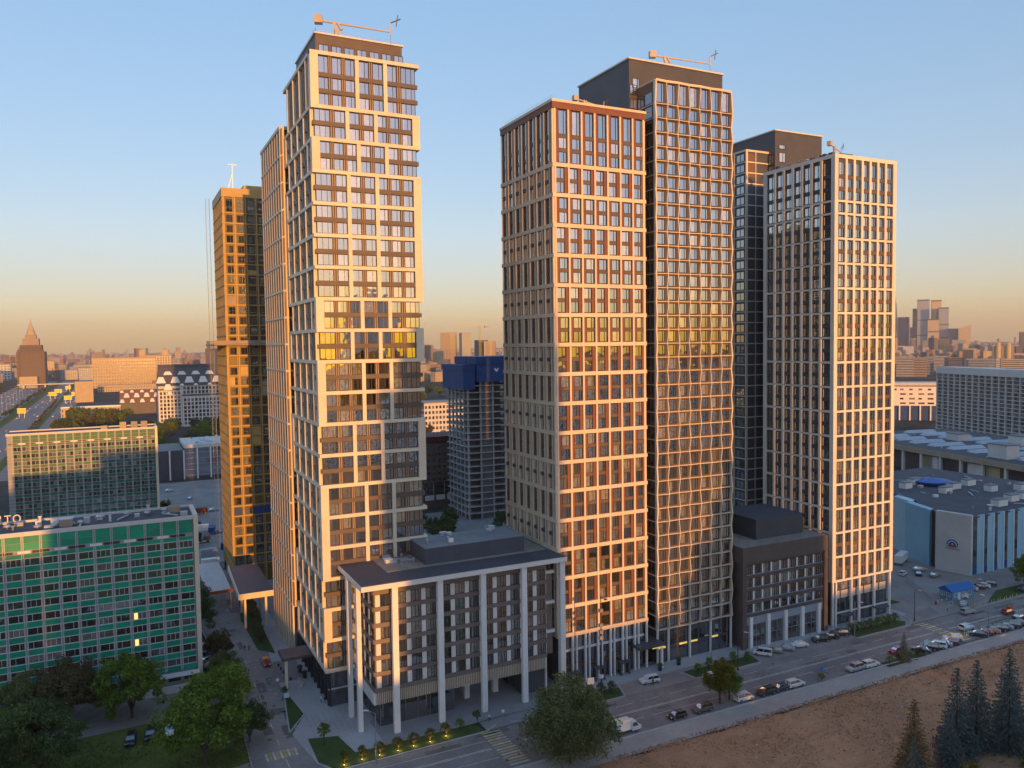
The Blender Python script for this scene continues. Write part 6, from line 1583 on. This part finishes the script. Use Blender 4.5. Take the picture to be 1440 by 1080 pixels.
for k, (x, y) in enumerate(((33.4, 187.0), (33.0, 189.4), (32.6, 191.8), (32.4, 194.2), (32.3, 196.6))):
    b = MB(); b.lathe(0, 0, [(.22, 0), (.24, .5), (.18, .62), (.05, .68)], 'dark_metal', 10); tag(b.build('bollard', None, (x, y, .02), smooth=True), 'black bollard on the drop-off before the staggered tower', 'bollard', 'bollards at the drop-off')
for k, (x, y, lab) in enumerate(((36.2, 190.4, 'black planter ball by the tower door canopy'), (36.6, 186.6, 'second black planter ball along the tower wall'), (112.6, 150.6, 'clipped ball plant left of the lattice tower canopy'), (118.6, 151.2, 'clipped ball plant right of the lattice tower canopy'))):
    t = thing('planter', lab, 'planter', (x, y, .02)); b = MB(); b.lathe(0, 0, [(.45, 0), (.55, .7), (.5, .75)], 'dark_metal', 12); b.build('pot', t)
    link('foliage', leaf_mesh([(0, 0, 1.35)] * 3, [.75, .7, .6], 120, .12, 'leaf_dark'), t)
for k in range(2):
    b = MB(); b.box(0, 0, .35, 2.2, .6, .45, 'frame_pale'); b.box(.1, .05, 0, .25, .55, .35, 'frame_pale'); b.box(1.95, .05, 0, 2.1, .55, .35, 'frame_pale'); b.box(0, .52, .45, 2.2, .6, .85, 'frame_pale')
    tag(b.build('bench', None, (35.0, 181.5 + k * 2.6, .02), R(75)), 'grey bench on the plaza beside the dark tower base', 'bench', 'benches by the tower base')
# gate hut, fence, barrier
HT = thing('gate_hut', 'small bright blue gate hut with a blue pitched roof', 'hut', (219.2, 150.6, 0), R(-4))
b = MB(); b.box(0, 0, 0, 9.2, 4.2, 2.7, 'hut_blue'); b.build('wall', HT)
b = MB(); n = len(b.v)
b.hexa([(-.5, -.5, 2.7), (9.7, -.5, 2.7), (9.7, 4.7, 2.7), (-.5, 4.7, 2.7), (-.5, 2.05, 4.2), (9.7, 2.05, 4.2), (9.7, 2.15, 4.2), (-.5, 2.15, 4.2)], 'blue_roof'); b.build('roof', HT)
F = Face(HT, 0, 0); FLh = Face(HT, 0, 4.2, -math.pi / 2)
for u in (.8, 4.0, 6.6): F.window(u, u + 1.4, .9, 2.2, .03, (.5,), 'shade_glass', 'white_paint')
for u in (.5, 2.4): FLh.window(u, u + 1.3, .9, 2.2, .03, (.5,), 'shade_glass', 'white_paint')
F.box('door', 2.6, 3.5, .0, 2.2, .0, .08, 'white_paint')
FN = thing('mesh_fence', 'grey mesh fence along the car park entrance lane', 'fence', (211.5, 151.2, 0))
for k in range(13):
    q = k / 12; x, y = 13.5 * q, 19.5 * q
    b = MB(); b.bar((x, y, 0), (x, y, 1.9), .05, 'steel'); b.build('post', FN)
    if k < 12:
        b = MB()
        for z in (.3, 1.0, 1.7): b.bar((x, y, z), (x + 13.5 / 12, y + 19.5 / 12, z), .025, 'steel')
        for j in range(1, 6): b.bar((x + 13.5 / 12 * j / 6, y + 19.5 / 12 * j / 6, .2), (x + 13.5 / 12 * j / 6, y + 19.5 / 12 * j / 6, 1.8), .015, 'steel')
        b.build('mesh_panel', FN)
BA = thing('barrier', 'red and white lifting barrier at the car park gate', 'barrier', (212.0, 150.6, 0))
b = MB(); b.box(-.2, -.2, 0, .2, .2, 1.1, 'red_enamel'); b.build('post', BA); b = MB()
for k in range(6): b.box(.2 + k, -.06, .9, 1.2 + k, .06, 1.02, 'red_enamel' if k % 2 else 'white_paint')
b.build('boom', BA)
for k in range(15):
    x = 218.5 + k * 1.5; t = thing('post', 'short yellow and white kerb post beside the gate lane', 'post', (x, 143.9 + (.3 if k % 2 else 0), 0), 0, 'kerb posts beside the gate lane')
    b = MB(); b.bar((0, 0, 0), (0, 0, .95), .07, 'sign_yellow', None, 6); b.build('shaft', t); b = MB(); b.bar((0, 0, .5), (0, 0, .7), .074, 'white_paint', None, 6); b.build('band', t)
t = thing('cargo_load', 'orange load on the roof of the bright red car', 'load', (223.2, 136.0, 1.54)); b = MB(); b.box(-.7, -.5, 0, .7, .5, .5, 'orange_panel'); b.build('crate', t); b = MB(); b.box(-.75, -.55, .5, .75, .55, .56, 'orange_panel'); b.build('lid', t)
t = thing('white_trailer', 'long white box trailer parked at the emblem wall', 'trailer', (238, 182, 0), R(24)); b = MB(); b.box(0, 0, .9, 9, 2.4, 3.4, 'white_paint'); b.build('box', t)
for x in (1.2, 6.8, 7.8):
    for y in (.15, 2.25): link('wheel', wheel_me(.45), t, (x, y, .45))
# work shelter with corrugated roof, and site clutter by the bronze tower
SHD = thing('work_shelter', 'open shelter with a pale corrugated roof and orange edge', 'shelter', (20.6, 247.5, 0))
b = MB()
for k in range(14): b.hexa([(k * .5, -.3, 6.0), (k * .5 + .25, -.3, 6.12), (k * .5 + .25, 33, 6.32), (k * .5, 33, 6.2), (k * .5 + .5, -.3, 6.0), (k * .5 + .26, -.3, 6.14), (k * .5 + .26, 33, 6.34), (k * .5 + .5, 33, 6.2)], 'sheet_metal')
b.box(0, -.3, 5.85, 7, 33, 5.98, 'sheet_metal'); b.build('roof', SHD)
b = MB(); b.box(-.2, -.6, 5.3, 7.4, -.32, 6.1, 'orange_panel'); b.build('edge_board', SHD)
for x in (.2, 6.8):
    for y in (.2, 11, 22, 32.5):
        b = MB(); b.box(-.12, -.12, 0, .12, .12, 5.85, 'steel'); b.build('post', SHD, (x, y, 0))
b = MB(); b.bar((7.0, -.4, 5.9), (16, 9, 8.6), .12, 'orange_panel'); b.bar((7.0, .2, 6.6), (16, 10, 9.4), .1, 'tan_wall'); b.build('stay_beam', SHD)
r5 = random.Random(9)
for k in range(12):
    t = thing('site_container', ['blue', 'white', 'brown', 'grey'][k % 4] + ' container on the building site behind the work shelter', 'container', (r5.uniform(20, 34), 292 + k * 7.5, 0), R(r5.choice([0, 8, 80])), 'site containers')
    m_ = ['blue_wrap', 'white_panel', 'brown_brick', 'grey_panel'][k % 4]; b = MB(); b.box(0, 0, 0, 6, 2.4, 2.6, m_); b.build('box', t); b = MB(); b.box(5.98, .15, .15, 6.06, 2.25, 2.45, 'dark_metal'); b.build('door', t)
for k, (x, y, c) in enumerate(((52, 440, 'red_enamel'), (28, 395, 'maroon'))):
    t = thing('site_truck', 'red tipper truck on the site road' if k == 0 else 'maroon truck between the site containers', 'truck', (x, y, 0), R(15)); b = MB(); b.box(0, 0, .8, 5, 2.4, 3.0, c); b.build('tipper', t); b = MB(); b.box(5.2, .1, .6, 7, 2.3, 2.9, c); b.build('cab', t)
    for px_ in (1, 2.2, 6):
        for py_ in (.2, 2.2): link('wheel', wheel_me(.5), t, (px_, py_, .5))
# people
def person_mesh():
    J = [((0, 0, .94), .15), ((0, 0, 1.15), .14), ((0, 0, 1.36), .16), ((0, 0, 1.48), .07), ((0, .01, 1.60), .10), ((0, .01, 1.70), .085), ((.1, 0, .86), .10), ((.11, .06, .48), .07), ((.11, -.02, .08), .05), ((.11, .12, .03), .045), ((-.1, 0, .86), .10), ((-.11, -.06, .48), .07), ((-.11, -.16, .10), .05), ((-.11, -.04, .03), .045), ((.2, 0, 1.38), .065), ((.25, -.05, 1.10), .05), ((.24, .05, .86), .04), ((-.2, 0, 1.38), .065), ((-.25, .05, 1.10), .05), ((-.24, .12, .88), .04)]
    E_ = [(0, 1), (1, 2), (2, 3), (3, 4), (4, 5), (0, 6), (6, 7), (7, 8), (8, 9), (0, 10), (10, 11), (11, 12), (12, 13), (2, 14), (14, 15), (15, 16), (2, 17), (17, 18), (18, 19)]
    me = bpy.data.meshes.new('person'); me.from_pydata([j[0] for j in J], E_, []); o = bpy.data.objects.new('person_tmp', me); COL.objects.link(o)
    md = o.modifiers.new('s', 'SKIN'); sv = me.skin_vertices[0].data
    for k, j in enumerate(J): sv[k].radius = (j[1], j[1])
    sv[0].use_root = True; o.modifiers.new('d', 'SUBSURF').levels = 1
    bpy.context.view_layer.update(); out = bpy.data.meshes.new_from_object(o.evaluated_get(bpy.context.evaluated_depsgraph_get())); bpy.data.objects.remove(o); return out
PM = person_mesh()
def person(x, y, rz, top, legs, label):
    me = PM.copy(); me.materials.clear()
    for m_ in (top, legs, 'skin', 'rubber_black'): me.materials.append(MATS[m_])
    idx = []
    for f in me.polygons:
        c = f.center; z = c.z; idx.append(2 if (z > 1.47 and not (z > 1.62 and c.y < .03)) or (abs(c.x) > .2 and z < .93) else 3 if z > 1.62 or z < .1 else 0 if z > .95 else 1)
    me.polygons.foreach_set('material_index', idx); me.update()
    return tag(link('person', me, None, (x, y, .03), R(rz)), label, 'person')
person(26.3, 210.6, 170, 'rubber_black', 'charcoal', 'person in black walking up the side street, left of two')
person(27.3, 210.2, 170, 'charcoal', 'rubber_black', 'person in dark grey walking up the side street, right of two')
person(37.0, 171.6, 60, 'white_paint', 'logo_blue', 'person in a white top by the dark tower corner')
person(37.7, 171.2, 60, 'maroon', 'charcoal', 'person in a plum jacket by the dark tower corner')
person(106.2, 144.7, 20, 'rubber_black', 'rubber_black', 'person in black standing at the white car in the bay')
person(209.4, 145.2, 0, 'lime_vest', 'charcoal', 'person in a lime vest beside the gate hut sign')
person(66.0, 146.4, 180, 'light_wall', 'charcoal', 'person in a pale jacket stepping off the plaza')

# ------------------------------------------------------------------ air
m = bpy.data.materials.new('air'); m.use_nodes = True; MATS['air'] = m
nt = m.node_tree; nt.nodes.remove(nt.nodes['Principled BSDF'])
vol = nt.nodes.new('ShaderNodeVolumePrincipled')
vol.inputs['Color'].default_value = (1.0, .95, .97, 1)
vol.inputs['Density'].default_value = .000048
vol.inputs['Anisotropy'].default_value = 0.0
nt.links.new(vol.outputs[0], nt.nodes['Material Output'].inputs['Volume'])
b = MB(); b.box(-3000, -600, -1.2, 13500, 12500, 400, 'air')
stuff(b.build('haze'))
